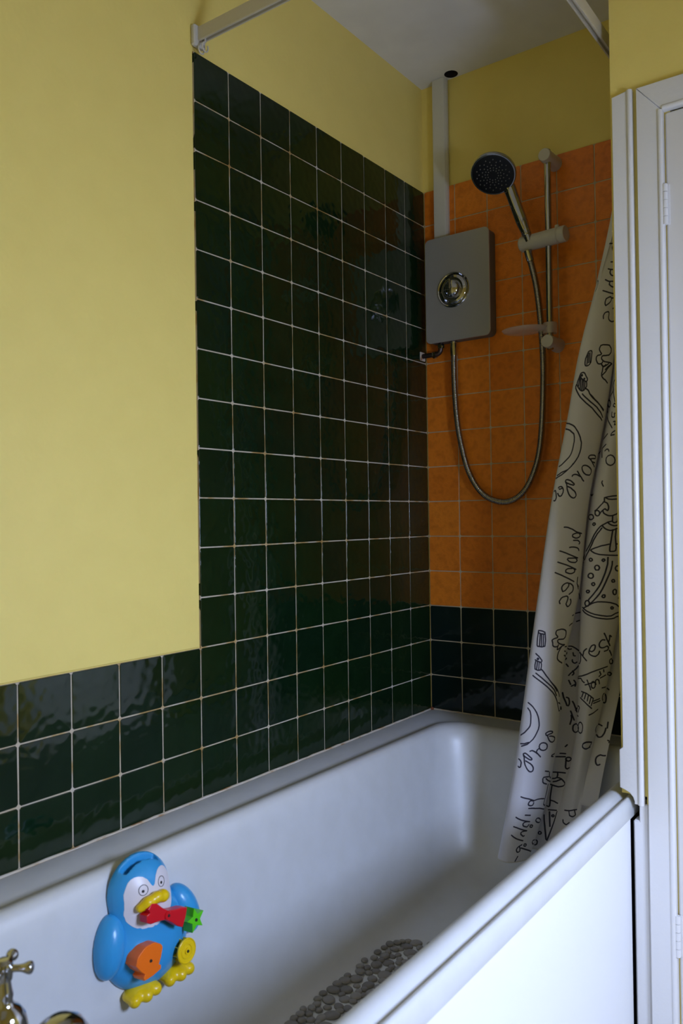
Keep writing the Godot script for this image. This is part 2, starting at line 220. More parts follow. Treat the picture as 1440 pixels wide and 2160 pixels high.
	[1.65, 127, 1495, 128, 1516],
	[1.65, 133, 1496, 135, 1517],
	[1.65, 130, 1487, 129, 1488, 129, 1488, 128, 1489, 127, 1489, 126, 1488, 125, 1487, 126, 1486, 126, 1485, 127, 1485, 128, 1485, 129, 1486, 130, 1487],
	[1.65, 119, 1533, 127, 1538, 140, 1545, 151, 1552, 162, 1560, 175, 1570, 187, 1580, 195, 1589, 201, 1598, 206, 1607, 210, 1616, 215, 1627, 220, 1636],
	[1.65, 127, 1526, 136, 1531, 147, 1538, 156, 1545, 166, 1553, 180, 1563, 192, 1574, 198, 1584, 202, 1591],
	[1.65, 143, 1515, 149, 1520, 155, 1527, 161, 1534, 168, 1541, 177, 1550, 187, 1559, 197, 1568, 205, 1577, 212, 1587, 216, 1595],
	[1.65, 168, 1541, 179, 1552, 191, 1564, 198, 1573, 202, 1579],
	[1.65, 220, 1636, 227, 1636],
	[1.65, 296, 1648, 295, 1641],
	[1.65, 227, 1618, 219, 1614, 214, 1612],
	[1.65, 297, 1600, 300, 1614, 305, 1628, 308, 1638, 311, 1639, 313, 1634, 313, 1626, 311, 1617, 308, 1615, 306, 1614],
	[1.65, 454, 1471, 465, 1487],
	[1.65, 529, 1513, 529, 1517, 528, 1519, 473, 1512, 467, 1510, 463, 1507, 461, 1503, 461, 1499, 463, 1497, 466, 1496, 472, 1498, 528, 1510, 529, 1513],
	[1.65, 533, 1547, 532, 1549, 531, 1551, 528, 1552],
	[1.65, 468, 1542, 464, 1540, 462, 1538, 462, 1535, 465, 1534, 472, 1535, 529, 1544, 531, 1545, 533, 1547],
	[1.65, 451, 1575, 456, 1575, 465, 1575],
	[1.65, 531, 1587, 536, 1590],
	[1.65, 534, 1613, 535, 1619, 535, 1624, 533, 1626, 530, 1625],
	[1.65, 464, 1613, 460, 1606, 459, 1599, 461, 1594, 465, 1593],
	[1.65, 529, 1603, 532, 1607, 534, 1613],
	[1.65, 115, 1608, 122, 1612, 130, 1618, 138, 1626, 144, 1634, 149, 1644, 152, 1653, 154, 1662, 155, 1670, 154, 1679, 151, 1688, 147, 1698, 142, 1707, 134, 1715, 126, 1722, 118, 1726, 112, 1729],
	[1.65, 116, 1623, 119, 1626, 123, 1630, 125, 1635, 127, 1642, 128, 1652, 129, 1663, 128, 1671, 125, 1677, 120, 1684, 115, 1691, 109, 1696, 104, 1700],
	[1.65, 130, 1716, 125, 1718, 119, 1721, 113, 1722, 108, 1723],
	[1.65, 177, 1693, 180, 1691, 184, 1689, 190, 1688, 195, 1689, 198, 1690, 199, 1693, 195, 1695, 189, 1696, 185, 1698, 180, 1699, 178, 1696, 177, 1693],
	[1.65, 183, 1699, 186, 1706, 190, 1713, 195, 1718, 201, 1720, 205, 1719, 208, 1717, 210, 1713, 209, 1708, 204, 1705, 198, 1703, 194, 1702, 190, 1702],
	[1.65, 187, 1730, 186, 1736, 182, 1739, 176, 1740, 169, 1738, 164, 1734, 162, 1728, 163, 1722, 167, 1719, 173, 1718, 180, 1720, 185, 1724, 187, 1730],
	[1.65, 138, 1740, 140, 1739, 144, 1738, 149, 1740, 154, 1743, 158, 1746, 162, 1749],
	[1.65, 161, 1734, 158, 1737, 156, 1743, 163, 1750, 170, 1757],
	[1.65, 122, 1755, 121, 1752, 120, 1749, 122, 1747, 125, 1746, 129, 1748, 134, 1751, 141, 1756, 146, 1760, 147, 1763, 145, 1764, 140, 1763, 134, 1760, 128, 1757, 124, 1755],
	[1.65, 123, 1753, 124, 1760, 126, 1770, 129, 1778, 134, 1785, 139, 1791, 145, 1796, 150, 1797, 154, 1795, 155, 1790, 154, 1785, 150, 1779, 144, 1774, 136, 1770, 129, 1767],
	[1.65, 111, 1785, 113, 1787, 116, 1787, 118, 1784, 118, 1779, 118, 1773, 115, 1768, 112, 1766, 109, 1765],
	[1.65, 133, 1866, 140, 1868, 148, 1870, 157, 1872, 165, 1875, 170, 1877, 174, 1878],
	[1.65, 174, 1878, 168, 1878, 163, 1878, 160, 1882, 159, 1886, 160, 1889, 163, 1891, 168, 1892, 173, 1891, 175, 1887, 175, 1884],
	[1.65, 163, 1899, 180, 1900],
	[1.65, 157, 1917, 173, 1919],
	[1.65, 130, 1923, 137, 1926, 148, 1930, 162, 1934, 176, 1937],
	[1.65, 176, 1937, 169, 1936, 163, 1936, 158, 1938, 156, 1941, 157, 1945, 160, 1948, 166, 1950, 171, 1951, 174, 1948, 176, 1945],
	[1.65, 129, 1949, 139, 1951, 151, 1955, 163, 1959, 174, 1962],
	[1.65, 173, 1962, 166, 1962, 159, 1963, 156, 1966, 157, 1970, 161, 1973, 165, 1976, 168, 1976, 169, 1975],
	[1.65, 128, 1973, 136, 1977, 147, 1982, 159, 1986, 169, 1989],
	[1.65, 169, 2000, 164, 2002, 159, 2005, 156, 2009, 155, 2013, 157, 2017, 160, 2020, 164, 2020, 167, 2018, 167, 2014, 166, 2010, 164, 2007, 162, 2004],
	[1.65, 165, 2032, 164, 2035, 162, 2040, 160, 2045],
	[1.65, 206, 1758, 209, 1756, 220, 1755],
	[1.65, 308, 1774, 320, 1774],
	[1.65, 206, 1760, 215, 1762],
	[1.65, 301, 1783, 312, 1783, 321, 1782],
	[1.65, 193, 1799, 205, 1802],
	[1.65, 304, 1825, 320, 1824, 332, 1823],
	[1.65, 209, 1804, 210, 1810, 213, 1817, 221, 1823],
	[1.65, 307, 1842, 313, 1841, 317, 1838, 317, 1831, 315, 1825],
	[1.65, 209, 1817, 199, 1816, 191, 1816, 189, 1820, 190, 1824, 191, 1829, 195, 1833, 206, 1837],
	[1.65, 306, 1858, 317, 1860, 326, 1861, 332, 1859, 338, 1856, 342, 1852, 340, 1848, 334, 1844, 328, 1840, 322, 1838, 317, 1838],
	[1.65, 200, 1821, 208, 1827, 227, 1835],
	[1.65, 311, 1850, 318, 1848, 323, 1844, 327, 1841],
	[1.65, 214, 1839, 214, 1852, 214, 1869, 212, 1883, 212, 1894, 223, 1901],
	[1.65, 312, 1917, 317, 1918, 319, 1916, 318, 1905, 315, 1891, 313, 1875, 311, 1861],
	[1.65, 172, 1880, 177, 1878, 185, 1876, 197, 1876, 208, 1878],
	[1.65, 317, 1900, 322, 1900, 327, 1901, 331, 1903, 335, 1904],
	[1.65, 170, 1899, 183, 1901, 199, 1903, 225, 1911],
	[1.65, 319, 1927, 329, 1925, 337, 1924],
	[1.65, 221, 1942, 221, 1945, 217, 1946, 210, 1945, 204, 1943, 199, 1940, 196, 1936, 197, 1933, 199, 1931, 203, 1931, 209, 1933, 216, 1937, 221, 1942],
	[1.65, 190, 1951, 190, 1953, 189, 1954, 186, 1954, 184, 1953, 182, 1952, 181, 1950, 181, 1948, 182, 1947, 184, 1947, 187, 1948, 189, 1949, 190, 1951],
	[1.65, 315, 1997, 315, 1999, 314, 2001, 312, 2002, 310, 2002, 309, 2001, 308, 1999, 308, 1997, 309, 1995, 310, 1994, 312, 1994, 314, 1995, 315, 1997],
	[1.65, 311, 2027, 311, 2031, 310, 2034, 307, 2036],
	[1.65, 227, 2011, 214, 2005, 209, 2000, 209, 1996, 213, 1995, 223, 1997],
	[1.65, 307, 2021, 310, 2023, 311, 2027],
	[1.65, 186, 2003, 186, 2005, 185, 2006, 183, 2006, 180, 2005, 178, 2004, 177, 2002, 177, 2000, 178, 1999, 180, 1999, 183, 2000, 185, 2001, 186, 2003],
	[1.65, 334, 1940, 334, 1942, 333, 1943, 332, 1944, 331, 1944, 329, 1943, 329, 1942, 329, 1940, 330, 1939, 331, 1938, 332, 1938, 333, 1939, 334, 1940],
	[1.65, 311, 1944, 314, 1956, 319, 1974, 324, 1995, 328, 2013],
	[1.65, 322, 1932, 330, 1973],
	[1.65, 169, 2009, 181, 2013, 197, 2019, 222, 2029],
	[1.65, 450, 1727, 438, 1724, 425, 1723, 417, 1725, 411, 1728, 411, 1734, 415, 1738, 422, 1741, 430, 1742, 439, 1740, 447, 1739],
	[1.65, 560, 1721, 577, 1726],
	[1.65, 579, 1760, 586, 1761, 592, 1760, 596, 1763, 599, 1767, 600, 1773, 599, 1779, 597, 1784, 594, 1787, 591, 1786, 589, 1784],
	[1.65, 389, 1917, 396, 1916, 406, 1914, 418, 1911, 430, 1910],
	[1.65, 403, 1916, 405, 1921, 408, 1927, 413, 1929, 419, 1930, 424, 1928, 428, 1925, 425, 1919, 422, 1913],
	[1.65, 390, 1944, 391, 1948, 393, 1951, 398, 1953, 403, 1954, 408, 1950, 411, 1947],
	[1.65, 337, 1785, 336, 1788, 334, 1790, 331, 1792, 328, 1792, 326, 1790, 324, 1788, 324, 1785, 326, 1783, 329, 1782, 332, 1782, 335, 1783, 337, 1785],
	[1.65, 324, 1785, 326, 1796, 328, 1807, 330, 1811, 334, 1812, 337, 1809, 367, 1802],
	[1.65, 316, 1755, 319, 1750],
	[1.65, 340, 1927, 339, 1939, 338, 1954, 336, 1970, 334, 1986, 332, 2002, 330, 2015]]

# ------------------------------------------------------------------ mesh builder
class MB:
	var p := PackedVector3Array()
	var f := PackedInt32Array()
	var t := PackedVector2Array()

	func v(a: Vector3, uv := Vector2.ZERO) -> int:
		p.append(a)
		t.append(uv)
		return p.size() - 1

	func tri(a: int, b: int, c: int) -> void:
		f.append(a)
		f.append(b)
		f.append(c)

	func quad(a: int, b: int, c: int, d: int) -> void:
		tri(a, b, c)
		tri(a, c, d)

	func grid(rows: Array, around := false, uvs: Array = []) -> MB:
		var at := []
		for i in rows.size():
			var line := PackedInt32Array()
			for j in rows[i].size():
				line.append(v(rows[i][j], uvs[i][j] if uvs else Vector2.ZERO))
			at.append(line)
		var n: int = rows[0].size()
		for i in rows.size() - 1:
			for j in (n if around else n - 1):
				var k: int = (j + 1) % n
				quad(at[i][j], at[i][k], at[i + 1][k], at[i + 1][j])
		return self

	func fan(ring: Array, centre: Vector3, flip := false) -> MB:
		var c := v(centre)
		var first := p.size()
		for q in ring:
			v(q)
		for j in ring.size():
			var k: int = (j + 1) % ring.size()
			if flip:
				tri(c, first + k, first + j)
			else:
				tri(c, first + j, first + k)
		return self

	func lathe(profile: Array, segs := 24) -> MB:      # [radius, height] pairs about y, closed where the radius is nought
		var rows := []
		for q in profile:
			var line := []
			for j in segs:
				var a: float = TAU * j / segs
				line.append(Vector3(q[0] * cos(a), q[1], q[0] * sin(a)))
			rows.append(line)
		return grid(rows, true)

	func tube(path: Array, radii: Array, segs := 12, capped := true) -> MB:
		var rows := []
		var side := Vector3.ZERO
		for i in path.size():
			var d: Vector3 = (path[mini(i + 1, path.size() - 1)] - path[maxi(i - 1, 0)]).normalized()
			if side == Vector3.ZERO:
				side = d.cross(Vector3.UP if absf(d.y) < 0.9 else Vector3.RIGHT).normalized()
			side = (side - d * side.dot(d)).normalized()
			var other := d.cross(side)
			var line := []
			for j in segs:
				var a: float = TAU * j / segs
				line.append(path[i] + (side * cos(a) + other * sin(a)) * radii[mini(i, radii.size() - 1)])
			rows.append(line)
		grid(rows, true)
		if capped:
			fan(rows[0], path[0], true)
			fan(rows[-1], path[-1])
		return self

	func box(lo: Vector3, hi: Vector3, b := 0.0) -> MB:      # chamfered by b
		var piece := MB.new()
		if b <= 0.0:
			var c := []
			for i in 8:
				c.append(piece.v(Vector3(hi.x if i & 1 else lo.x, hi.y if i & 2 else lo.y, hi.z if i & 4 else lo.z)))
			for q in [[0, 2, 3, 1], [4, 5, 7, 6], [0, 1, 5, 4], [2, 6, 7, 3], [0, 4, 6, 2], [1, 3, 7, 5]]:
				piece.quad(c[q[0]], c[q[1]], c[q[2]], c[q[3]])
		else:
			var rings := []
			for q in [[lo.y, b], [lo.y + b, 0.0], [hi.y - b, 0.0], [hi.y, b]]:
				var x0: float = lo.x + q[1]
				var x1: float = hi.x - q[1]
				var z0: float = lo.z + q[1]
				var z1: float = hi.z - q[1]
				var e := b if q[1] == 0.0 else b * 0.4
				rings.append([Vector3(x0 + e, q[0], z0), Vector3(x1 - e, q[0], z0), Vector3(x1, q[0], z0 + e), Vector3(x1, q[0], z1 - e), Vector3(x1 - e, q[0], z1), Vector3(x0 + e, q[0], z1), Vector3(x0, q[0], z1 - e), Vector3(x0, q[0], z0 + e)])
			piece.grid(rings, true)
			piece.fan(rings[0], Vector3((lo.x + hi.x) / 2, lo.y, (lo.z + hi.z) / 2), true)
			piece.fan(rings[3], Vector3((lo.x + hi.x) / 2, hi.y, (lo.z + hi.z) / 2))
		return add(piece.orient())

	func prism(shape: PackedVector2Array, z0: float, z1: float, b := 0.0) -> MB:      # an outline in x and y drawn out along z, its front edge chamfered
		var piece := MB.new()
		var n := shape.size()
		var outline := shape.duplicate()
		var turn := 0.0
		for i in n:
			turn += outline[i].cross(outline[(i + 1) % n])
		if turn < 0.0:
			outline.reverse()
		var inset := PackedVector2Array()
		for i in n:
			var e := (outline[(i + 1) % n] - outline[i]).normalized()
			var g := (outline[i] - outline[(i + n - 1) % n]).normalized()
			inset.append(outline[i] + (Vector2(-e.y, e.x) + Vector2(-g.y, g.x)).normalized() * b)
		var rows := []
		for q in ([[z0, 0.0], [z1, 0.0]] if b <= 0.0 else [[z0, 0.0], [z1 - b, 0.0], [z1 - b * 0.3, 0.35], [z1, 1.0]]):
			var line := []
			for i in n:
				var w: Vector2 = outline[i].lerp(inset[i], q[1])
				line.append(Vector3(w.x, w.y, q[0]))
			rows.append(line)
		piece.grid(rows, true)
		var flat := Geometry2D.triangulate_polygon(outline)
		for side in 2:
			var first := piece.p.size()
			for q in (rows[0] if side == 0 else rows[-1]):
				piece.v(q)
			for k in range(0, flat.size(), 3):
				var up := (outline[flat[k + 1]] - outline[flat[k]]).cross(outline[flat[k + 2]] - outline[flat[k]]) > 0.0
				if up == (side == 1):
					piece.tri(first + flat[k], first + flat[k + 1], first + flat[k + 2])
				else:
					piece.tri(first + flat[k], first + flat[k + 2], first + flat[k + 1])
		return add(piece)

	func orient() -> MB:      # a closed shape: faces outwards
		var volume := 0.0
		var o := p[0]
		for k in range(0, f.size(), 3):
			volume += (p[f[k]] - o).dot((p[f[k + 1]] - o).cross(p[f[k + 2]] - o))
		return flipped() if volume < 0.0 else self

	func flipped() -> MB:
		for k in range(0, f.size(), 3):
			var keep := f[k + 1]
			f[k + 1] = f[k + 2]
			f[k + 2] = keep
		return self

	func add(o: MB, x := Transform3D.IDENTITY) -> MB:
		var first := p.size()
		for i in o.p.size():
			v(x * o.p[i], o.t[i])
		for i in o.f:
			f.append(first + i)
		return self

	func moved(x: Transform3D) -> MB:
		for i in p.size():
			p[i] = x * p[i]
		return self

	func build(crease := 38.0) -> ArrayMesh:
		var near := {}
		var normals := PackedVector3Array()
		var key := PackedInt32Array()
		key.resize(p.size())
		for i in p.size():
			var q := Vector3i((p[i] * 50000.0).round())
			if not near.has(q):
				near[q] = [near.size()]
			key[i] = near[q][0]
		var faces := []
		faces.resize(near.size())
		for i in faces.size():
			faces[i] = PackedInt32Array()
		for k in range(0, f.size(), 3):
			normals.append((p[f[k + 1]] - p[f[k]]).cross(p[f[k + 2]] - p[f[k]]))
			for c in 3:
				faces[key[f[k + c]]].append(k / 3)
		var least := cos(deg_to_rad(crease))
		var outp := PackedVector3Array()
		var outn := PackedVector3Array()
		var outt := PackedVector2Array()
		for k in range(0, f.size(), 3):
			var own := normals[k / 3]
			if own.length_squared() < 1e-22:
				continue
			var unit := own.normalized()
			for c in [0, 2, 1]:
				var sum := Vector3.ZERO
				for g in faces[key[f[k + c]]]:
					if normals[g].length_squared() > 1e-22 and normals[g].normalized().dot(unit) >= least:
						sum += normals[g]
				outp.append(p[f[k + c]])
				outn.append(sum.normalized())
				outt.append(t[f[k + c]])
		var arrays := []
		arrays.resize(Mesh.ARRAY_MAX)
		arrays[Mesh.ARRAY_VERTEX] = outp
		arrays[Mesh.ARRAY_NORMAL] = outn
		arrays[Mesh.ARRAY_TEX_UV] = outt
		var am := ArrayMesh.new()
		am.add_surface_from_arrays(Mesh.PRIMITIVE_TRIANGLES, arrays)
		return am


func nets(field: Callable, lo: Vector3, hi: Vector3, cell: float) -> MB:      # the surface where field is nought, one vertex in each cell that it crosses
	var n := Vector3i(((hi - lo) / cell).ceil()) + Vector3i.ONE
	var val := PackedFloat32Array()
	val.resize(n.x * n.y * n.z)
	var w := 0
	for k in n.z:
		for j in n.y:
			for i in n.x:
				val[w] = field.call(lo + Vector3(i, j, k) * cell)
				w += 1
	var mb := MB.new()
	var vert := {}
	var sy := n.x
	var sz := n.x * n.y
	for k in n.z - 1:
		for j in n.y - 1:
			for i in n.x - 1:
				var b := i + j * sy + k * sz
				var inside := 0
				for c in 8:
					if val[b + (c & 1) + (sy if c & 2 else 0) + (sz if c & 4 else 0)] < 0.0:
						inside += 1
				if inside == 0 or inside == 8:
					continue
				var sum := Vector3.ZERO
				var count := 0
				for c in 8:
					for axis in 3:
						if c & (1 << axis):
							continue
						var d := c | (1 << axis)
						var a0 := val[b + (c & 1) + (sy if c & 2 else 0) + (sz if c & 4 else 0)]
						var a1 := val[b + (d & 1) + (sy if d & 2 else 0) + (sz if d & 4 else 0)]
						if (a0 < 0.0) != (a1 < 0.0):
							var s := a0 / (a0 - a1)
							var c0 := Vector3(c & 1, (c >> 1) & 1, c >> 2)
							var c1 := Vector3(d & 1, (d >> 1) & 1, d >> 2)
							sum += c0.lerp(c1, s)
							count += 1
				vert[b] = mb.v(lo + (Vector3(i, j, k) + sum / count) * cell)
	for k in range(1, n.z - 1):
		for j in range(1, n.y - 1):
			for i in range(1, n.x - 1):
				var b := i + j * sy + k * sz
				for axis in 3:
					var step: int = [1, sy, sz][axis]
					var u: int = [sy, sz, 1][axis]
					var q: int = [sz, 1, sy][axis]
					var in0 := val[b] < 0.0
					if in0 == (val[b + step] < 0.0):
						continue
					if in0:
						mb.quad(vert[b - u - q], vert[b - q], vert[b], vert[b - u])
					else:
						mb.quad(vert[b - u - q], vert[b - u], vert[b], vert[b - q])
	return mb


# ------------------------------------------------------------------ scene helpers
func numbered(called: String) -> String:
	taken[called] = taken.get(called, -1) + 1
	return called if taken[called] == 0 else "%s_%03d" % [called, taken[called]]


func tag(o: Node, label: String, category: String, group := "") -> Node:
	o.set_meta("label", label)
	o.set_meta("category", category)
	if group:
		o.set_meta("group", group)
	return o


func thing(called: String, label: String, category: String, at := Vector3.ZERO, group := "") -> Node3D:
	var o := Node3D.new()
	o.name = numbered(called)
	add_child(o)
	o.position = at
	tag(o, label, category, group)
	return o


func part(parent: Node, called: String, mesh: Mesh, m: Material, label := "") -> MeshInstance3D:
	var o := MeshInstance3D.new()
	o.name = called
	o.mesh = mesh
	o.material_override = null
	o.set_surface_override_material(0, m) if mesh.get_surface_count() else null
	parent.add_child(o, true)
	if label:
		o.set_meta("label", label)
	return o


func structure(called: String, mesh: Mesh, m: Material, label: String) -> MeshInstance3D:
	var o := part(self, called, mesh, m)
	o.set_meta("kind", "structure")
	o.set_meta("label", label)
	o.set_meta("category", called.get_slice("_", 0))
	return o


func turned(axis_y: Vector3, at: Vector3) -> Transform3D:      # a frame whose y runs along axis_y
	var y := axis_y.normalized()
	var x := y.cross(Vector3.FORWARD if absf(y.z) < 0.9 else Vector3.RIGHT).normalized()
	return Transform3D(Basis(x, y, x.cross(y)), at)


func noise_texture(size: int, frequency: float, ramp: Array, normal := 0.0, which := 1, octaves := 3) -> NoiseTexture2D:
	var n := FastNoiseLite.new()
	n.seed = which
	n.frequency = frequency
	n.fractal_octaves = octaves
	var tex := NoiseTexture2D.new()
	tex.width = size
	tex.height = size
	tex.seamless = true
	tex.noise = n
	if normal > 0.0:
		tex.as_normal_map = true
		tex.bump_strength = normal
	if ramp:
		var g := Gradient.new()
		g.offsets = PackedFloat32Array(ramp.map(func(q): return q[0]))
		g.colors = PackedColorArray(ramp.map(func(q): return q[1]))
		tex.color_ramp = g
	return tex


func mat(called: String, color: Color, rough: float, metal := 0.0) -> StandardMaterial3D:
	var m := StandardMaterial3D.new()
	m.resource_name = called
	m.albedo_color = color
	m.roughness = rough
	m.metallic = metal
	M[called] = m
	return m


func triplanar(m: StandardMaterial3D, scale: float) -> void:
	m.uv1_triplanar = true
	m.uv1_world_triplanar = true
	m.uv1_scale = Vector3.ONE * scale
	m.uv1_triplanar_sharpness = 8.0


func spline(points: Array, per: int) -> Array:
	var out := []
	for i in points.size() - 1:
		var a: Vector3 = points[maxi(i - 1, 0)]
		var d: Vector3 = points[mini(i + 2, points.size() - 1)]
		for k in per:
			out.append((points[i] as Vector3).cubic_interpolate(points[i + 1], a, d, float(k) / per))
	out.append(points[-1])
	return out


func circle(r: float, n: int, centre := Vector2.ZERO, squash := 1.0) -> PackedVector2Array:
	var out := PackedVector2Array()
	for i in n:
		out.append(centre + Vector2(cos(TAU * i / n), sin(TAU * i / n) * squash) * r)
	return out


func rounded(w: float, h: float, r: float, per := 6) -> PackedVector2Array:
	var out := PackedVector2Array()
	for c in 4:
		var mid := Vector2((w / 2 - r) * (1 if c in [0, 3] else -1), (h / 2 - r) * (1 if c < 2 else -1))
		for k in per + 1:
			var a := PI / 2 * (c + float(k) / per)
			out.append(mid + Vector2(cos(a), sin(a)) * r)
	return out


# ------------------------------------------------------------------ the scene
func _ready() -> void:
	rng.seed = 4711
	camera_and_light()
	materials()
	room()
	tiling()
	cupboard_wall()
	bathtub()
	shower_curtain()
	curtain_rail()
	shower_unit()
	pipe_cover()
	riser_rail()
	hand_shower()
	shower_hose()
	penguin()
	bath_mat()
	bath_tap()


func camera_and_light() -> void:
	var cam := Camera3D.new()
	cam.name = "camera"
	cam.position = Vector3(1.28903, 1.15332, 2.21272)
	cam.rotation = Vector3(0.00852, 0.63463, -0.014176)
	cam.fov = 64.665
	cam.near = 0.05
	var lens := CameraAttributesPhysical.new()      # a short zoom lens, nearly wide open
	lens.frustum_focal_length = 18.957
	lens.frustum_focus_distance = 2.25
	lens.exposure_aperture = 4.0
	cam.attributes = lens
	add_child(cam)

	var sky := ProceduralSkyMaterial.new()
	sky.sky_top_color = Color(0.66, 0.76, 1.0)
	sky.sky_horizon_color = Color(0.76, 0.83, 1.0)
	sky.ground_bottom_color = Color(0.20, 0.20, 0.18)
	sky.ground_horizon_color = Color(0.26, 0.26, 0.24)
	var env := Environment.new()
	env.background_mode = Environment.BG_SKY
	env.sky = Sky.new()
	env.sky.sky_material = sky
	env.background_energy_multiplier = SKY
	env.tonemap_mode = Environment.TONE_MAPPER_LINEAR
	env.tonemap_exposure = EXPOSURE
	env.sdfgi_enabled = true
	env.ssao_enabled = true
	env.ssil_enabled = true
	var world := WorldEnvironment.new()
	world.name = "world"
	world.environment = env
	add_child(world)

	# the daylight that the window lets in, as large as its pane
	var day := AreaLight3D.new()
	day.name = "window_daylight"
	day.area_size = Vector2(WIN_Z1 - WIN_Z0, WIN_Y1 - WIN_Y0) - Vector2(0.08, 0.08)
	day.area_normalize_energy = true
	day.light_energy = DAY
	day.light_color = DAY_COLOR
	day.shadow_enabled = true
	day.position = Vector3(RIGHT + 0.01, (WIN_Y0 + WIN_Y1) / 2, (WIN_Z0 + WIN_Z1) / 2)
	day.basis = Basis.looking_at(Vector3(-cos(TILT) * cos(YAW), -sin(TILT), -cos(TILT) * sin(YAW)), Vector3.UP)
	if DAY > 0.0:
		add_child(day)


const WIN_Z0 := 1.04
const WIN_Z1 := 1.50
const WIN_Y0 := 0.97
const WIN_Y1 := 1.40
const SKY := 2.0
const YAW := 0.22
const TILT := 0.67
const DAY := 2.8
const DAY_COLOR := Color(0.745, 0.82, 1.0)
const EXPOSURE := 1.0

func materials() -> void:
	var ripple := noise_texture(512, 0.030, [], 4.0, 3, 1)
	var fine := noise_texture(512, 0.09, [], 4.0, 5, 3)
	for k in 3:
		var g := mat("green_glaze_%d" % k, [Color(0.07, 0.155, 0.075), Color(0.065, 0.145, 0.08), Color(0.08, 0.16, 0.07)][k], 0.10)
		triplanar(g, 2.6)
		g.albedo_texture = noise_texture(256, 0.02, [[0.0, Color(0.82, 0.88, 0.84)], [1.0, Color(1, 1, 1)]], 0.0, 20 + k)
		g.normal_enabled = true
		g.normal_texture = ripple
		g.normal_scale = 0.16
	for k in 2:
		var g := mat("bottle_glaze_%d" % k, [Color(0.06, 0.135, 0.125), Color(0.055, 0.125, 0.11)][k], 0.12)
		triplanar(g, 2.6)
		g.normal_enabled = true
		g.normal_texture = ripple
		g.normal_scale = 0.12
	for k in 3:
		var o := mat("orange_glaze_%d" % k, [Color(0.97, 0.55, 0.14), Color(0.95, 0.53, 0.13), Color(0.985, 0.57, 0.15)][k], 0.34)
		triplanar(o, 3.1)
		o.albedo_texture = noise_texture(256, 0.03, [[0.0, Color(0.90, 0.86, 0.80)], [0.55, Color(1, 1, 1)], [1.0, Color(0.95, 0.92, 0.86)]], 0.0, 30 + k)
		o.normal_enabled = true
		o.normal_texture = fine
		o.normal_scale = 0.25
	var grout := mat("grout", Color(1, 1, 1), 0.9)
	triplanar(grout, 1.7)
	grout.albedo_texture = noise_texture(512, 0.012, [[0.0, Color(0.60, 0.44, 0.20)], [0.30, Color(0.72, 0.60, 0.40)], [0.46, Color(0.78, 0.72, 0.62)], [1.0, Color(0.82, 0.78, 0.71)]], 0.0, 8, 4)
	var light := mat("light_grout", Color(0.88, 0.82, 0.71), 0.9)
	triplanar(light, 1.9)
	light.albedo_texture = noise_texture(256, 0.02, [[0.0, Color(0.85, 0.82, 0.76)], [1.0, Color(1, 1, 1)]], 0.0, 9, 3)
	var paint := mat("yellow_paint", Color(0.98, 0.89, 0.50), 0.55)
	triplanar(paint, 1.3)
	paint.albedo_texture = noise_texture(512, 0.012, [[0.0, Color(0.985, 0.982, 0.97)], [1.0, Color(1, 1, 1)]], 0.0, 11, 4)
	paint.normal_enabled = true
	paint.normal_texture = fine
	paint.normal_scale = 0.04
	mat("rear_paint", Color(0.95, 0.86, 0.52), 0.6)
	var white := mat("ceiling_white", Color(0.95, 0.94, 0.92), 0.85)
	triplanar(white, 1.1)
	white.albedo_texture = noise_texture(256, 0.02, [[0.0, Color(0.96, 0.96, 0.96)], [1.0, Color(1, 1, 1)]], 0.0, 12)
	var gloss := mat("gloss_white", Color(0.92, 0.91, 0.90), 0.32)
	triplanar(gloss, 2.0)
	gloss.normal_enabled = true
	gloss.normal_texture = fine
	gloss.normal_scale = 0.06
	mat("door_white", Color(0.90, 0.885, 0.865), 0.45)
	mat("panel_white", Color(0.96, 0.96, 0.96), 0.4)
	var enamel := mat("enamel", Color(0.865, 0.87, 0.87), 0.38)
	triplanar(enamel, 1.5)
	enamel.albedo_texture = noise_texture(512, 0.015, [[0.0, Color(0.97, 0.97, 0.96)], [1.0, Color(1, 1, 1)]], 0.0, 14, 4)
	enamel.clearcoat_enabled = true
	enamel.clearcoat = 1.0
	enamel.clearcoat_roughness = 0.42
	var seal := mat("sealant", Color(1, 1, 1), 0.6)
	triplanar(seal, 1.6)
	seal.albedo_texture = noise_texture(256, 0.03, [[0.0, Color(0.50, 0.30, 0.17)], [0.24, Color(0.66, 0.50, 0.34)], [0.36, Color(0.80, 0.74, 0.65)], [1.0, Color(0.86, 0.84, 0.80)]], 0.0, 15, 3)
	mat("mould", Color(0.50, 0.28, 0.17), 0.8)
	mat("floor_vinyl", Color(0.90, 0.89, 0.87), 0.5)
	mat("chrome", Color(0.70, 0.70, 0.71), 0.07, 1.0)
	mat("steel_hose", Color(0.62, 0.60, 0.56), 0.22, 1.0)
	mat("brushed_silver", Color(0.70, 0.69, 0.66), 0.42, 0.4)
	mat("grey_plastic", Color(0.40, 0.39, 0.36), 0.5)
	mat("black_plastic", Color(0.05, 0.052, 0.055), 0.3)
	mat("nozzle_grey", Color(0.50, 0.49, 0.47), 0.6)
	mat("white_plastic", Color(0.83, 0.81, 0.77), 0.42)
	mat("cover_white", Color(0.86, 0.85, 0.80), 0.45)
	mat("rail_white", Color(0.80, 0.77, 0.70), 0.4)
	var clear := mat("clear_plastic", Color(0.93, 0.88, 0.84, 0.38), 0.2)
	clear.transparency = BaseMaterial3D.TRANSPARENCY_ALPHA
	clear.cull_mode = BaseMaterial3D.CULL_DISABLED
	var pane := mat("window_pane", Color(0.95, 0.98, 1.0, 0.06), 0.02)
	pane.transparency = BaseMaterial3D.TRANSPARENCY_ALPHA
	var cloth := mat("curtain_cloth", Color(1, 1, 1), 0.75)
	cloth.cull_mode = BaseMaterial3D.CULL_DISABLED
	cloth.backlight_enabled = true
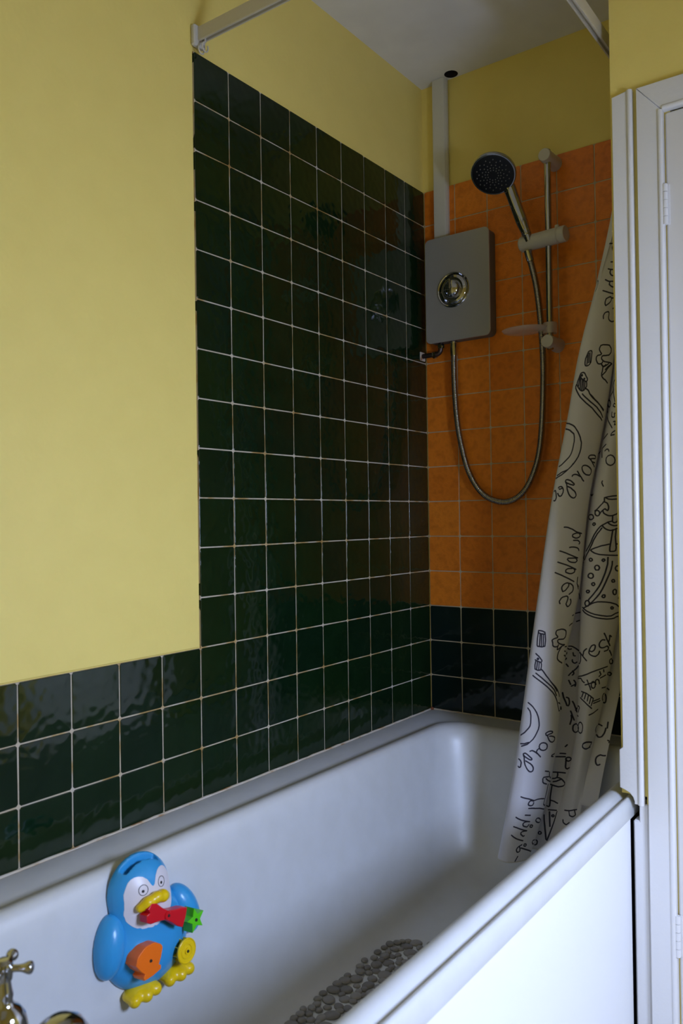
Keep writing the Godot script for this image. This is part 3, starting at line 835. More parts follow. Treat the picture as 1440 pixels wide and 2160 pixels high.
	cloth.backlight = Color(0.35, 0.35, 0.36)
	cloth.albedo_texture = curtain_print()
	mat("toy_blue", Color(0.22, 0.62, 0.85), 0.28)
	mat("toy_white", Color(0.90, 0.87, 0.88), 0.35)
	mat("toy_yellow", Color(0.95, 0.80, 0.07), 0.28)
	mat("toy_red", Color(0.84, 0.07, 0.13), 0.3)
	mat("toy_green", Color(0.36, 0.82, 0.10), 0.3)
	mat("toy_orange", Color(0.99, 0.46, 0.08), 0.3)
	mat("ink", Color(0.06, 0.05, 0.06), 0.5)
	mat("screw", Color(0.33, 0.33, 0.34), 0.35, 0.9)
	mat("copper", Color(0.36, 0.32, 0.31), 0.35, 0.9)
	mat("void_shade", Color(0.14, 0.10, 0.08), 0.9)  # near-black colour painted as the shade inside the ceiling hole and panel gap
	for k in 3:
		mat("pebble_%d" % k, [Color(0.56, 0.54, 0.51), Color(0.51, 0.49, 0.46), Color(0.60, 0.58, 0.55)][k], 0.35)


func room() -> void:
	var b := MB.new()
	b.box(Vector3(-0.14, -0.1, -0.12), Vector3(-0.006, CEILING + 0.2, REAR + 0.12))
	b.box(Vector3(-0.0065, TILE_TOP - 12 * P + 0.001, 0.9835), Vector3(-0.0012, CEILING, REAR), 0.002)
	structure("wall_left", b.build(), M.yellow_paint, "long yellow painted wall with dark green tiling over the bath")
	structure("wall_back", MB.new().box(Vector3(-0.14, -0.1, -0.12), Vector3(RIGHT + 0.1, CEILING + 0.2, -0.006)).build(), M.yellow_paint, "yellow end wall of the alcove with orange and dark tiles")
	b = MB.new()
	b.box(Vector3(RIGHT, -0.1, -0.006), Vector3(RIGHT + 0.11, CEILING + 0.2, WIN_Z0))
	b.box(Vector3(RIGHT, -0.1, WIN_Z1), Vector3(RIGHT + 0.11, CEILING + 0.2, REAR + 0.12))
	b.box(Vector3(RIGHT, -0.1, WIN_Z0), Vector3(RIGHT + 0.11, WIN_Y0, WIN_Z1))
	b.box(Vector3(RIGHT, WIN_Y1, WIN_Z0), Vector3(RIGHT + 0.11, CEILING + 0.2, WIN_Z1))
	structure("wall_right", b.build(), M.yellow_paint, "yellow painted wall with the small window")
	structure("wall_rear", MB.new().box(Vector3(-0.006, -0.1, REAR), Vector3(RIGHT, CEILING + 0.2, REAR + 0.12)).build(), M.rear_paint, "yellow painted wall across the near end of the room")
	structure("floor", MB.new().box(Vector3(-0.006, -0.1, -0.006), Vector3(RIGHT, 0, REAR)).build(), M.floor_vinyl, "pale floor covering")

	var c := CSGCombiner3D.new()
	c.name = "ceiling"
	add_child(c)
	var slab := CSGBox3D.new()
	slab.name = "slab"
	slab.size = Vector3(RIGHT + 0.006, 0.24, REAR + 0.006)
	slab.position = Vector3((RIGHT - 0.006) / 2, CEILING + 0.12, (REAR - 0.006) / 2)
	slab.material = M.ceiling_white
	c.add_child(slab)
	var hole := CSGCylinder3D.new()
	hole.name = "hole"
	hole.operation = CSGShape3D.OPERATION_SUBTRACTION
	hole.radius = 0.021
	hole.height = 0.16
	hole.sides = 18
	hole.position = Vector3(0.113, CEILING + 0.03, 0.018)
	hole.material = M.void_shade  # shade of the void put into the colour of the hole lining
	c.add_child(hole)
	c.set_meta("kind", "structure")
	tag(c, "white ceiling with a ragged dark hole beside the pipe cover", "ceiling")

	var w := Node3D.new()
	w.name = "window_1"
	add_child(w)
	w.set_meta("kind", "structure")
	tag(w, "small white framed bathroom window", "window")
	b = MB.new()
	var x0 := RIGHT + 0.03
	b.box(Vector3(x0, WIN_Y0, WIN_Z0), Vector3(x0 + 0.05, WIN_Y1, WIN_Z0 + 0.04), 0.004)
	b.box(Vector3(x0, WIN_Y0, WIN_Z1 - 0.04), Vector3(x0 + 0.05, WIN_Y1, WIN_Z1), 0.004)
	b.box(Vector3(x0, WIN_Y0, WIN_Z0 + 0.04), Vector3(x0 + 0.05, WIN_Y0 + 0.04, WIN_Z1 - 0.04), 0.004)
	b.box(Vector3(x0, WIN_Y1 - 0.04, WIN_Z0 + 0.04), Vector3(x0 + 0.05, WIN_Y1, WIN_Z1 - 0.04), 0.004)
	part(w, "frame", b.build(), M.gloss_white)
	part(w, "pane", MB.new().box(Vector3(x0 + 0.022, WIN_Y0 + 0.04, WIN_Z0 + 0.04), Vector3(x0 + 0.026, WIN_Y1 - 0.04, WIN_Z1 - 0.04)).build(), M.window_pane)
	part(w, "sill", MB.new().box(Vector3(RIGHT - 0.03, WIN_Y0 - 0.02, WIN_Z0 - 0.03), Vector3(RIGHT + 0.03, WIN_Y0, WIN_Z1 + 0.03), 0.004).build(), M.gloss_white)


func tile_mesh(w: float, h: float) -> ArrayMesh:      # its back lies in z = 0, its centre on the z axis
	var b := MB.new()
	var g := 0.0013
	var rings := []
	for q in [[0.0, 0.0, 0.0], [0.0062, 0.0, 0.0], [0.0075, 0.0013, 1.0]]:
		var x: float = w / 2 - g - q[1]
		var y: float = h / 2 - g - q[1]
		var r := 0.0035
		rings.append([Vector3(x - r, y, q[0]), Vector3(-x + r, y, q[0]), Vector3(-x, y - r, q[0]), Vector3(-x, -y + r, q[0]), Vector3(-x + r, -y, q[0]), Vector3(x - r, -y, q[0]), Vector3(x, -y + r, q[0]), Vector3(x, y - r, q[0])])
	b.grid(rings, true)
	b.fan(rings[2], Vector3(0, 0, 0.0076))
	return b.build(60.0)


func tiling() -> void:
	var meshes := {}
	var wall: Node = get_node("wall_left")
	var b := MB.new()
	var zedge := 9.05 * P
	b.box(Vector3(-0.0065, TILE_TOP - 15 * P - 0.004, 0.0), Vector3(-0.0017, TILE_TOP - 0.0012, zedge - 0.0012))
	b.box(Vector3(-0.0065, TILE_TOP - 15 * P - 0.004, zedge - 0.0012), Vector3(-0.0017, TILE_TOP - 12 * P - 0.001, 16.05 * P))
	part(wall, "grout", b.build(), M.grout, "pale grout with rusty stains")
	for i in 16:
		var z0 := 0.0 if i == 0 else (i + 0.05) * P
		var z1 := (i + 1.05) * P
		for j in 15:
			if i > 8 and j < 12:
				continue
			var size := Vector2(z1 - z0, P)
			if not meshes.has(size):
				meshes[size] = tile_mesh(size.x, size.y)
			var o := part(wall, "tile", meshes[size], M["green_glaze_%d" % rng.randi_range(0, 2)])
			o.position = Vector3(-0.0075, TILE_TOP - (j + 0.5) * P, (z0 + z1) / 2)
			o.rotation = Vector3(0, PI / 2 + rng.randfn() * 0.0035, rng.randfn() * 0.0035)
	wall = get_node("wall_back")
	part(wall, "grout", MB.new().box(Vector3(0, TILE_TOP - 15 * P - 0.004, -0.0065), Vector3(0.737, TILE_TOP - 0.0012, -0.0015)).build(), M.light_grout, "pale grout")
	for i in 7:
		var x0 := i * P
		var x1 := minf((i + 1) * P, 0.7385)
		for j in 15:
			var size := Vector2(x1 - x0, P)
			if not meshes.has(size):
				meshes[size] = tile_mesh(size.x, size.y)
			var m: Material = M["orange_glaze_%d" % rng.randi_range(0, 2)] if j < 12 else M["bottle_glaze_%d" % rng.randi_range(0, 1)]
			var o := part(wall, "tile", meshes[size], m)
			o.position = Vector3((x0 + x1) / 2, TILE_TOP - (j + 0.5) * P, -0.0075)
			o.rotation = Vector3(rng.randfn() * 0.003, rng.randfn() * 0.003, 0)
	# sealant where the bath meets the tiles
	b = MB.new()
	var path := []
	for k in 90:
		path.append(Vector3(0.001 + rng.randf() * 0.0012, 0.5525 + rng.randf() * 0.0012, 1.84 - k * 1.838 / 89))
	b.tube(path, [0.0036], 8)
	path = []
	for k in 40:
		path.append(Vector3(k * 0.738 / 39, 0.5525 + rng.randf() * 0.0012, 0.001 + rng.randf() * 0.0012))
	b.tube(path, [0.0036], 8)
	structure("trim_1", b.build(60.0), M.sealant, "stained bead of sealant between bath rim and tiles")
	part(get_node("trim_1"), "mould_spot", MB.new().lathe([[0.0, -0.004], [0.006, -0.003], [0.0075, 0.0], [0.005, 0.004], [0.0, 0.007]], 10).orient().moved(Transform3D(Basis(), Vector3(0.004, 0.5545, 0.004))).build(60.0), M.mould, "rusty brown spot in the corner")


func cupboard_wall() -> void:
	var e := 0.738
	var f := 0.470
	var b := MB.new()
	b.box(Vector3(e, 0.562, -0.006), Vector3(e + 0.05, CEILING + 0.01, f - 0.05), 0.0)
	b.box(Vector3(e, 0.562, f - 0.05), Vector3(0.86, CEILING + 0.01, f), 0.0)
	b.box(Vector3(0.790, 0.0, f - 0.05), Vector3(0.86, 0.562, f), 0.0)
	b.box(Vector3(0.86, 2.0, f - 0.05), Vector3(1.52, CEILING, f), 0.0)
	b.box(Vector3(1.52, 0.0, f - 0.05), Vector3(RIGHT, CEILING, f), 0.0)
	structure("wall_cupboard", b.build(), M.yellow_paint, "yellow wall of the built-in cupboard at the end of the bath")

	# the corner board, cut at its foot round the rim of the bath
	var out := PackedVector2Array([Vector2(0.7445, 2.042), Vector2(0.7445, 0.662), Vector2(0.7375, 0.656), Vector2(0.7375, 0.576), Vector2(0.7465, 0.573), Vector2(0.7575, 0.568), Vector2(0.7645, 0.560), Vector2(0.7675, 0.551), Vector2(0.7675, 0.546), Vector2(0.786, 0.546), Vector2(0.786, 2.048), Vector2(0.780, 2.048)])
	b = MB.new()
	b.prism(out, f, f + 0.013, 0.002)
	b.tube([Vector3(0.781, 0.546, f + 0.011), Vector3(0.781, 2.047, f + 0.011)], [0.0062], 14)
	structure("trim_2", b.build(50.0), M.gloss_white, "white corner board beside the cupboard door, cut round the bath rim")
	b = MB.new()
	b.box(Vector3(0.7618, 0.0, f - 0.03), Vector3(0.7930, 0.510, f + 0.004), 0.003)
	b.box(Vector3(0.7745, 0.505, f - 0.03), Vector3(0.7930, 0.546, f + 0.004), 0.002)
	structure("trim_3", b.build(), M.gloss_white, "narrow white board below the corner board, beside the bath panel")

	var d := Node3D.new()
	d.name = "door_1"
	add_child(d)
	d.position = Vector3(0.848, 0, f)
	d.set_meta("kind", "structure")
	tag(d, "white cupboard door with painted hinges in a white casing", "door")
	var w := 0.66
	var top := 1.983
	for s in 2:      # two jambs, rounded on the inner edge
		b = MB.new()
		var x := -0.0525 if s == 0 else w
		b.prism(PackedVector2Array([Vector2(x, 0), Vector2(x + 0.0525, 0), Vector2(x + 0.0525, top if s == 0 else top), Vector2(x, top + 0.062)] if s == 0 else [Vector2(x, 0), Vector2(x + 0.0525, 0), Vector2(x + 0.0525, top + 0.062), Vector2(x, top)]), 0.0, 0.014, 0.003)
		b.tube([Vector3(-0.006 if s == 0 else w + 0.006, 0, 0.0115), Vector3(-0.006 if s == 0 else w + 0.006, top + 0.003, 0.0115)], [0.0058], 12)
		part(d, "jamb", b.build(50.0), M.gloss_white)
	b = MB.new()
	b.prism(PackedVector2Array([Vector2(-0.052, top + 0.0625), Vector2(0.0005, top + 0.0005), Vector2(w, top + 0.0005), Vector2(w + 0.052, top + 0.0625)]), 0.0, 0.014, 0.003)
	b.tube([Vector3(0.0, top + 0.006, 0.0115), Vector3(w, top + 0.006, 0.0115)], [0.0058], 12)
	part(d, "head_casing", b.build(50.0), M.gloss_white)
	part(d, "leaf", MB.new().box(Vector3(0.003, 0.006, -0.03), Vector3(w - 0.003, top - 0.003, 0.006), 0.003).build(), M.door_white)
	for y in [1.748, 0.252]:
		var h := Node3D.new()
		h.name = "hinge"
		d.add_child(h, true)
		h.position = Vector3(0.0015, y, 0.011)
		for k in 5:
			part(h, "knuckle", MB.new().tube([Vector3(0, k * 0.0168, 0), Vector3(0, k * 0.0168 + 0.0158, 0)], [0.0055], 12).build(50.0), M.gloss_white)
		part(h, "hinge_leaf", MB.new().box(Vector3(0.004, 0.0, -0.006), Vector3(0.009, 0.083, -0.0035), 0.0006).build(), M.gloss_white)


func ring(x0: float, x1: float, z0: float, z1: float, r: float, y: float) -> Array:
	var out := []
	var corner := [Vector2(x1 - r, z1 - r), Vector2(x0 + r, z1 - r), Vector2(x0 + r, z0 + r), Vector2(x1 - r, z0 + r)]
	for c in 4:
		for k in 11:
			var a := PI / 2 * (c + k / 10.0)
			out.append(Vector3(corner[c].x + r * cos(a), y, corner[c].y + r * sin(a)))
		var here: Vector3 = out[-1]
		var a2 := PI / 2 * (c + 1)
		var nxt: Vector2 = corner[(c + 1) % 4] + Vector2(cos(a2), sin(a2)) * r
		for k in range(1, 8):
			out.append(here.lerp(Vector3(nxt.x, y, nxt.y), k / 8.0))
	return out


func bathtub() -> void:
	var t := thing("bathtub", "white enamelled bathtub with a rolled rim along the tiled wall", "bathtub")
	var rows := []
	for q in [[0.505, 0.012, 0.752, 0.012, 1.835, 0.012], [0.515, 0.001, 0.7600, 0.001, 1.845, 0.014], [0.535, 0.001, 0.7602, 0.001, 1.845, 0.014], [0.5440, 0.0015, 0.7590, 0.0015, 1.843, 0.014],
			[0.5500, 0.003, 0.7560, 0.003, 1.840, 0.015], [0.5535, 0.006, 0.7525, 0.006, 1.837, 0.016], [0.5540, 0.012, 0.7495, 0.012, 1.834, 0.018], [0.5528, 0.032, 0.7465, 0.028, 1.831, 0.024], [0.5500, 0.052, 0.7435, 0.047, 1.828, 0.032], [0.5465, 0.068, 0.7408, 0.063, 1.825, 0.04], [0.5445, 0.079, 0.7385, 0.074, 1.823, 0.045],
			[0.5450, 0.086, 0.7368, 0.080, 1.820, 0.05], [0.5485, 0.0945, 0.7335, 0.088, 1.816, 0.056], [0.5535, 0.103, 0.7290, 0.096, 1.810, 0.062], [0.5575, 0.112, 0.7230, 0.105, 1.800, 0.07], [0.5590, 0.120, 0.7160, 0.113, 1.77, 0.078],
			[0.5580, 0.128, 0.7085, 0.121, 1.73, 0.084], [0.5540, 0.135, 0.7020, 0.128, 1.712, 0.090], [0.5460, 0.141, 0.6960, 0.135, 1.703, 0.096], [0.5320, 0.146, 0.6910, 0.141, 1.696, 0.101], [0.5100, 0.150, 0.6870, 0.146, 1.690, 0.106],
			[0.4700, 0.1545, 0.6815, 0.151, 1.680, 0.112], [0.4200, 0.1595, 0.6750, 0.158, 1.668, 0.12], [0.3600, 0.166, 0.6680, 0.167, 1.655, 0.126], [0.3000, 0.174, 0.6600, 0.178, 1.635, 0.13],
			[0.2550, 0.185, 0.6490, 0.192, 1.615, 0.132], [0.2200, 0.201, 0.6330, 0.210, 1.59, 0.13], [0.1960, 0.222, 0.6120, 0.233, 1.565, 0.125], [0.1800, 0.250, 0.5840, 0.262, 1.53, 0.12],
			[0.1730, 0.285, 0.5490, 0.30, 1.49, 0.11], [0.1705, 0.335, 0.4990, 0.36, 1.43, 0.08], [0.1695, 0.385, 0.4490, 0.45, 1.34, 0.03]]:
		rows.append(ring(q[1], q[2], q[3], q[4], q[5], q[0]))
	var b := MB.new()
	b.grid(rows, true)
	b.fan(rows[-1], Vector3(0.417, 0.1693, 0.9), false)
	b.flipped()
	# the fan runs the other way round
	part(t, "shell", b.build(70.0), M.enamel)
	part(t, "side_panel", MB.new().box(Vector3(0.752, 0.006, 0.4785), Vector3(0.7575, 0.522, 1.842), 0.0012).build(), M.panel_white, "plain white panel closing the side of the bath")
	part(t, "gap_shade_strip", MB.new().box(Vector3(0.735, 0.01, 0.40), Vector3(0.740, 0.515, 0.50)).build(), M.void_shade, "added dark strip painted as the shade in the gap behind the panel")  # added strip, its dark colour stands for shade in the gap
	var waste := MB.new().lathe([[0.0, 0.004], [0.012, 0.004], [0.03, 0.003], [0.034, 0.0], [0.034, -0.01], [0.0, -0.01]], 24).orient().moved(Transform3D(Basis(), Vector3(0.417, 0.1745, 1.46)))
	part(t, "waste", waste.build(), M.chrome, "chrome plug hole ring")
	var over := MB.new().lathe([[0.0, 0.008], [0.018, 0.007], [0.028, 0.003], [0.03, 0.0], [0.03, -0.004], [0.0, -0.004]], 24).orient().moved(turned(Vector3(0, 0.15, -1), Vector3(0.417, 0.44, 1.671)))
	part(t, "overflow", over.build(), M.chrome, "chrome overflow cover")


func curtain_point(col: int, row: float) -> Vector3:
	var i := clampi(int(row), 0, CURTAIN.size() - 2)
	var s := row - i
	var q := []
	for k in [i - 1, i, i + 1, i + 2]:
		var r: Array = CURTAIN[clampi(k, 0, CURTAIN.size() - 1)]
		q.append(Vector3(r[1 + col * 2], r[0], r[2 + col * 2]))
	return (q[1] as Vector3).cubic_interpolate(q[2], q[0], q[3], s)


func shower_curtain() -> void:
	var cols: int = (CURTAIN[0].size() - 1) / 2
	var per := 7
	var down := 8
	var length := [0.0]      # along the cloth, taken over its lower half
	for c in cols - 1:
		var wide := 0.0
		for w in [5, 6, 7, 8]:
			wide += Vector2(CURTAIN[w][1 + c * 2], CURTAIN[w][2 + c * 2]).distance_to(Vector2(CURTAIN[w][3 + c * 2], CURTAIN[w][4 + c * 2])) / 4.0
		length.append(length[-1] + wide)
	var rows := []
	var uvs := []
	var total := (CURTAIN.size() - 1) * down
	for i in total + 1:
		var line := []
		for c in cols:
			line.append(curtain_point(c, float(i) / down))
		var smooth := spline(line, per)
		var uv := []
		for k in smooth.size():
			var c := mini(k / per, cols - 2)
			uv.append(Vector2(lerpf(length[c], length[c + 1], float(k - c * per) / per) / length[-1], (CURTAIN[0][0] - smooth[k].y) / (CURTAIN[0][0] - CURTAIN[-1][0])))
		rows.append(smooth)
		uvs.append(uv)
	var t := thing("shower_curtain", "white shower curtain with black line drawings bunched at the end of the bath", "curtain")
	part(t, "cloth", MB.new().grid(rows, false, uvs).build(180.0), M.curtain_cloth)
	part(t, "hem", MB.new().tube(rows[-1], [0.0014], 6).build(180.0), M.white_plastic, "stitched white bottom hem")


func curtain_rail() -> void:
	var t := thing("curtain_rail", "pale angled curtain rail running from the wall and turning along the bath", "curtain rail")
	var y := 2.213
	var path := [Vector3(0.001, y, 0.972), Vector3(0.30, y, 0.968), Vector3(0.60, y, 0.966)]
	for k in 9:
		var a := PI / 2 * k / 8.0
		path.append(Vector3(0.608 + 0.1 * sin(a), y, 0.866 + 0.1 * cos(a)))
	path.append(Vector3(0.708, y, 0.5))
	path.append(Vector3(0.708, y, 0.002))
	var rows := []
	for i in path.size():
		var d: Vector3 = (path[mini(i + 1, path.size() - 1)] - path[maxi(i - 1, 0)]).normalized()
		var side := d.cross(Vector3.UP)
		var line := []
		for q in [[-0.007, -0.015], [-0.0035, -0.015], [-0.0035, -0.007], [0.0035, -0.007], [0.0035, -0.015], [0.007, -0.015], [0.0085, -0.012], [0.0085, 0.014], [0.007, 0.0155], [-0.007, 0.0155], [-0.0085, 0.014], [-0.0085, -0.012]]:
			line.append(path[i] + side * q[0] + Vector3.UP * q[1])
		rows.append(line)
	part(t, "track", MB.new().grid(rows, true).orient().build(35.0), M.rail_white)
	part(t, "wall_bracket", MB.new().box(Vector3(-0.001, y - 0.026, 0.955), Vector3(0.012, y + 0.020, 0.990), 0.003).build(), M.white_plastic, "white end bracket")
	part(t, "wall_bracket", MB.new().box(Vector3(0.690, y - 0.022, -0.005), Vector3(0.726, y + 0.020, 0.010), 0.003).build(), M.white_plastic, "white end bracket")
	var labels := {}
	for k in 9:
		var z := 0.05 + k * 0.0275
		var at := Vector3(0.708, y, z)
		if k >= 7:
			at = Vector3(0.013 + (k - 7) * 0.012, y, 0.971)
		var h := thing("curtain_hook", ("small white loose hook right beside the left bracket of the rail" if k == 7 else "small white loose hook second from the left bracket of the rail") if k >= 7 else "white plastic hook holding the bunched curtain", "hook", at, "loose hooks at the left end of the rail" if k >= 7 else "hooks holding the curtain")
		part(h, "glider", MB.new().lathe([[0.0, -0.004], [0.0055, -0.004], [0.0055, -0.0075], [0.0025, -0.0085], [0.0025, -0.020], [0.0, -0.020]], 10).orient().build(), M.white_plastic)
		var loop := []
		for q in 11:
			var a := TAU * q / 12.0 - PI / 2
			loop.append(Vector3(0.0, -0.030 + 0.0105 * sin(-a), 0.0085 * cos(a)))
		part(h, "loop", MB.new().tube(loop, [0.0017], 7).build(180.0), M.white_plastic)


func shower_unit() -> void:
	var t := thing("shower_unit", "silver electric shower box with a round chrome dial", "shower unit", Vector3(0.135, 1.848, 0.0))
	part(t, "housing", MB.new().prism(rounded(0.214, 0.316, 0.016), 0.001, 0.041, 0.002).build(30.0), M.grey_plastic, "grey plastic side of the box")
	part(t, "front_plate", MB.new().prism(rounded(0.2165, 0.320, 0.016), 0.0405, 0.0455, 0.0015).build(30.0), M.brushed_silver)
	var dial := Node3D.new()
	dial.name = "dial"
	t.add_child(dial)
	dial.transform = Transform3D(Basis(Vector3.RIGHT, PI / 2), Vector3(-0.010, -0.008, 0.0455))
	part(dial, "bezel", MB.new().lathe([[0.0, -0.002], [0.053, -0.002], [0.0535, 0.003], [0.051, 0.0055], [0.048, 0.004], [0.0465, 0.001], [0.0, 0.001]], 48).orient().build(30.0), M.chrome)
	part(dial, "control_ring", MB.new().lathe([[0.0, 0.0], [0.045, 0.0], [0.045, 0.004], [0.043, 0.0065], [0.036, 0.0095], [0.031, 0.0085], [0.0, 0.0085]], 48).orient().build(30.0), M.chrome)
	part(dial, "knob", MB.new().lathe([[0.0, 0.0], [0.029, 0.0], [0.029, 0.009], [0.0275, 0.015], [0.024, 0.0205], [0.018, 0.0245], [0.010, 0.027], [0.0, 0.0278]], 48).orient().build(45.0), M.chrome)
	var grip := MB.new().box(Vector3(-0.002, 0.008, -0.026), Vector3(0.002, 0.0300, 0.002), 0.001)
	part(dial, "pointer", grip.build(), M.chrome)
	part(t, "outlet", MB.new().lathe([[0.0, 0.0], [0.0105, 0.0], [0.0105, 0.014], [0.012, 0.016], [0.012, 0.024], [0.0, 0.024]], 20).orient().moved(Transform3D(Basis(), Vector3(-0.024, -0.179, 0.024))).build(), M.chrome, "chrome hose outlet")

	var pipe := thing("inlet_pipe", "short metal elbow pipe feeding the shower box from the green tiles", "pipe", Vector3(0.0, 1.657, 0.026))
	part(pipe, "wall_patch", MB.new().box(Vector3(0.0, -0.014, -0.016), Vector3(0.003, 0.013, 0.014), 0.0012).build(), M.sealant, "rough white patch round the pipe hole")
	part(pipe, "elbow", MB.new().tube(spline([Vector3(0.0, 0, 0), Vector3(0.03, 0, 0), Vector3(0.052, 0.0, 0), Vector3(0.064, 0.006, 0), Vector3(0.068, 0.02, 0), Vector3(0.068, 0.036, 0)], 6), [0.0075], 14).build(60.0), M.copper)
	part(pipe, "nut", MB.new().lathe([[0.0, 0.0], [0.0115, 0.0], [0.0115, 0.012], [0.0, 0.012]], 6).orient().moved(turned(Vector3.RIGHT, Vector3(0.04, 0, 0))).build(20.0), M.chrome)
	part(pipe, "nut", MB.new().lathe([[0.0, 0.0], [0.0115, 0.0], [0.0115, 0.012], [0.0, 0.012]], 6).orient().moved(Transform3D(Basis(), Vector3(0.068, 0.016, 0))).build(20.0), M.chrome)


func pipe_cover() -> void:
	var t := thing("pipe_cover", "white plastic pipe cover running from the shower box up to the ceiling", "pipe cover", Vector3(0.0665, 2.008, 0.0))
	var out := PackedVector2Array([Vector2(-0.0245, 0.0), Vector2(0.0245, 0.0), Vector2(0.0245, 0.010), Vector2(0.0205, 0.0185), Vector2(0.017, 0.020), Vector2(-0.017, 0.020), Vector2(-0.0205, 0.0185), Vector2(-0.0245, 0.010)])
	var b := MB.new().prism(out, 0.0, CEILING - 2.008 - 0.001).moved(Transform3D(Basis(Vector3(1, 0, 0), Vector3(0, 0, 1), Vector3(0, 1, 0)), Vector3(0, 0, 0.0)))
	part(t, "cover", b.flipped().build(25.0), M.cover_white)


func riser_rail() -> void:
	var t := thing("riser_rail", "chrome shower rail with round grey end brackets on orange tiles", "shower rail", Vector3(0.431, 1.62, 0.058))
	part(t, "bar", MB.new().tube([Vector3(0, -0.004, 0), Vector3(0, 0.552, 0)], [0.0095], 24).build(50.0), M.chrome)
	for y in [0.016, 0.532]:
		var b := MB.new().lathe([[0.0, 0.0], [0.0205, 0.0], [0.0205, 0.010], [0.0188, 0.014], [0.0182, 0.078], [0.0165, 0.0805], [0.0, 0.081]], 28).orient()
		part(t, "end_bracket", b.moved(Transform3D(Basis(Vector3(1, 0, 0), Vector3(0, 0, 1), Vector3(0, -1, 0)), Vector3(0, y, -0.0577))).build(35.0), M.white_plastic)
	var s := Node3D.new()
	s.name = "slider"
	t.add_child(s)
	s.position = Vector3(-0.012, 0.305, 0.004)
	part(s, "holder", MB.new().lathe([[0.0, -0.072], [0.018, -0.072], [0.0215, -0.068], [0.0222, 0.0], [0.0222, 0.044], [0.0205, 0.046], [0.0205, 0.0475], [0.0222, 0.049], [0.0222, 0.064], [0.0205, 0.0665], [0.0, 0.067]], 30).orient().moved(turned(Vector3(1, 0.0, 0.10), Vector3.ZERO)).build(30.0), M.white_plastic)
	part(s, "button", MB.new().lathe([[0.0, 0.018], [0.0065, 0.018], [0.0065, 0.0275], [0.005, 0.029], [0.0, 0.029]], 16).orient().moved(Transform3D(Basis(), Vector3(0.040, 0, 0.004))).build(), M.white_plastic)
	var dish := thing("soap_dish", "clear plastic soap dish clipped to the foot of the shower rail", "soap dish", Vector3(0.431, 1.672, 0.058))
	part(dish, "clip", MB.new().lathe([[0.0105, -0.012], [0.019, -0.012], [0.020, -0.008], [0.020, 0.016], [0.018, 0.018], [0.0105, 0.018], [0.0105, -0.012]], 22).orient().build(30.0), M.clear_plastic)
	var plate := MB.new().lathe([[0.0, -0.006], [0.045, -0.005], [0.060, -0.001], [0.066, 0.006], [0.0635, 0.0075], [0.058, 0.0025], [0.044, -0.0015], [0.0, -0.0025]], 36).orient()
	part(dish, "plate", plate.moved(Transform3D(Basis.from_scale(Vector3(1.0, 1.0, 0.72)), Vector3(-0.066, 0.0, 0.022))).build(40.0), M.clear_plastic)


func hand_shower() -> void:
	var foot := Vector3(0.3725, 1.948, 0.073)
	var head := Vector3(0.3045, 2.115, 0.135)
	var face := Vector3(0.115, -0.79, 0.60).normalized()
	var t := thing("hand_shower", "chrome hand shower with a round black spray face, tilted in its holder", "shower head", foot)
	var back := -face
	var down := (foot - head) - face * (foot - head).dot(face)
	var rim := head - foot + down.normalized() * 0.054 + back * 0.017      # where the handle runs into the back of the head
	var neck := rim
	var path := spline([Vector3.ZERO, neck * 0.15, neck * 0.40, neck * 0.65 + back * 0.002, neck * 0.85 + back * 0.003, neck - down.normalized() * 0.004], 8)
	var radii := []
	for k in path.size():
		var s := float(k) / (path.size() - 1)
		radii.append(0.0125 + 0.0045 * smoothstep(0.0, 0.35, s) + 0.003 * pow(maxf(0.0, s - 0.6) / 0.4, 1.6))
	part(t, "handle", MB.new().tube(path, radii, 22).build(50.0), M.chrome)
	var along := neck.normalized()
	part(t, "collar", MB.new().lathe([[0.0, -0.006], [0.0118, -0.006], [0.0134, -0.003], [0.0134, 0.012], [0.0128, 0.0135], [0.0, 0.0135]], 24).orient().moved(turned(along, Vector3.ZERO)).build(30.0), M.chrome)
	part(t, "hose_nut", MB.new().lathe([[0.0, 0.0], [0.0105, 0.0], [0.0112, -0.004], [0.0108, -0.02], [0.0, -0.02]], 20).orient().moved(turned(along, along * -0.005)).build(30.0), M.chrome)
	var at := turned(face, head - foot)
	part(t, "head_shell", MB.new().lathe([[0.0, -0.030], [0.022, -0.0285], [0.042, -0.023], [0.056, -0.013], [0.063, -0.003], [0.064, 0.003], [0.062, 0.0065], [0.0585, 0.0072], [0.0, 0.0062]], 44).orient().moved(at).build(40.0), M.chrome)
	part(t, "spray_face", MB.new().lathe([[0.0, 0.0], [0.0582, 0.0], [0.0582, 0.0078], [0.056, 0.0085], [0.033, 0.0092], [0.0, 0.0095]], 44).orient().moved(at).build(40.0), M.black_plastic, "black spray face")
	var bead := MB.new().lathe([[0.0, 0.0], [0.0016, 0.0], [0.0014, 0.0026], [0.0, 0.0030]], 8).orient().build(60.0)
	for q in [[0.015, 12, 0.0], [0.022, 16, 0.1], [0.030, 16, 0.3], [0.039, 14, 0.0], [0.046, 14, 0.22]]:
		for k in q[1]:
			var a: float = TAU * k / q[1] + q[2]
			var o := part(t, "nozzle", bead, M.nozzle_grey)
			o.transform = at * Transform3D(Basis(), Vector3(q[0] * cos(a), 0.0086, q[0] * sin(a)))


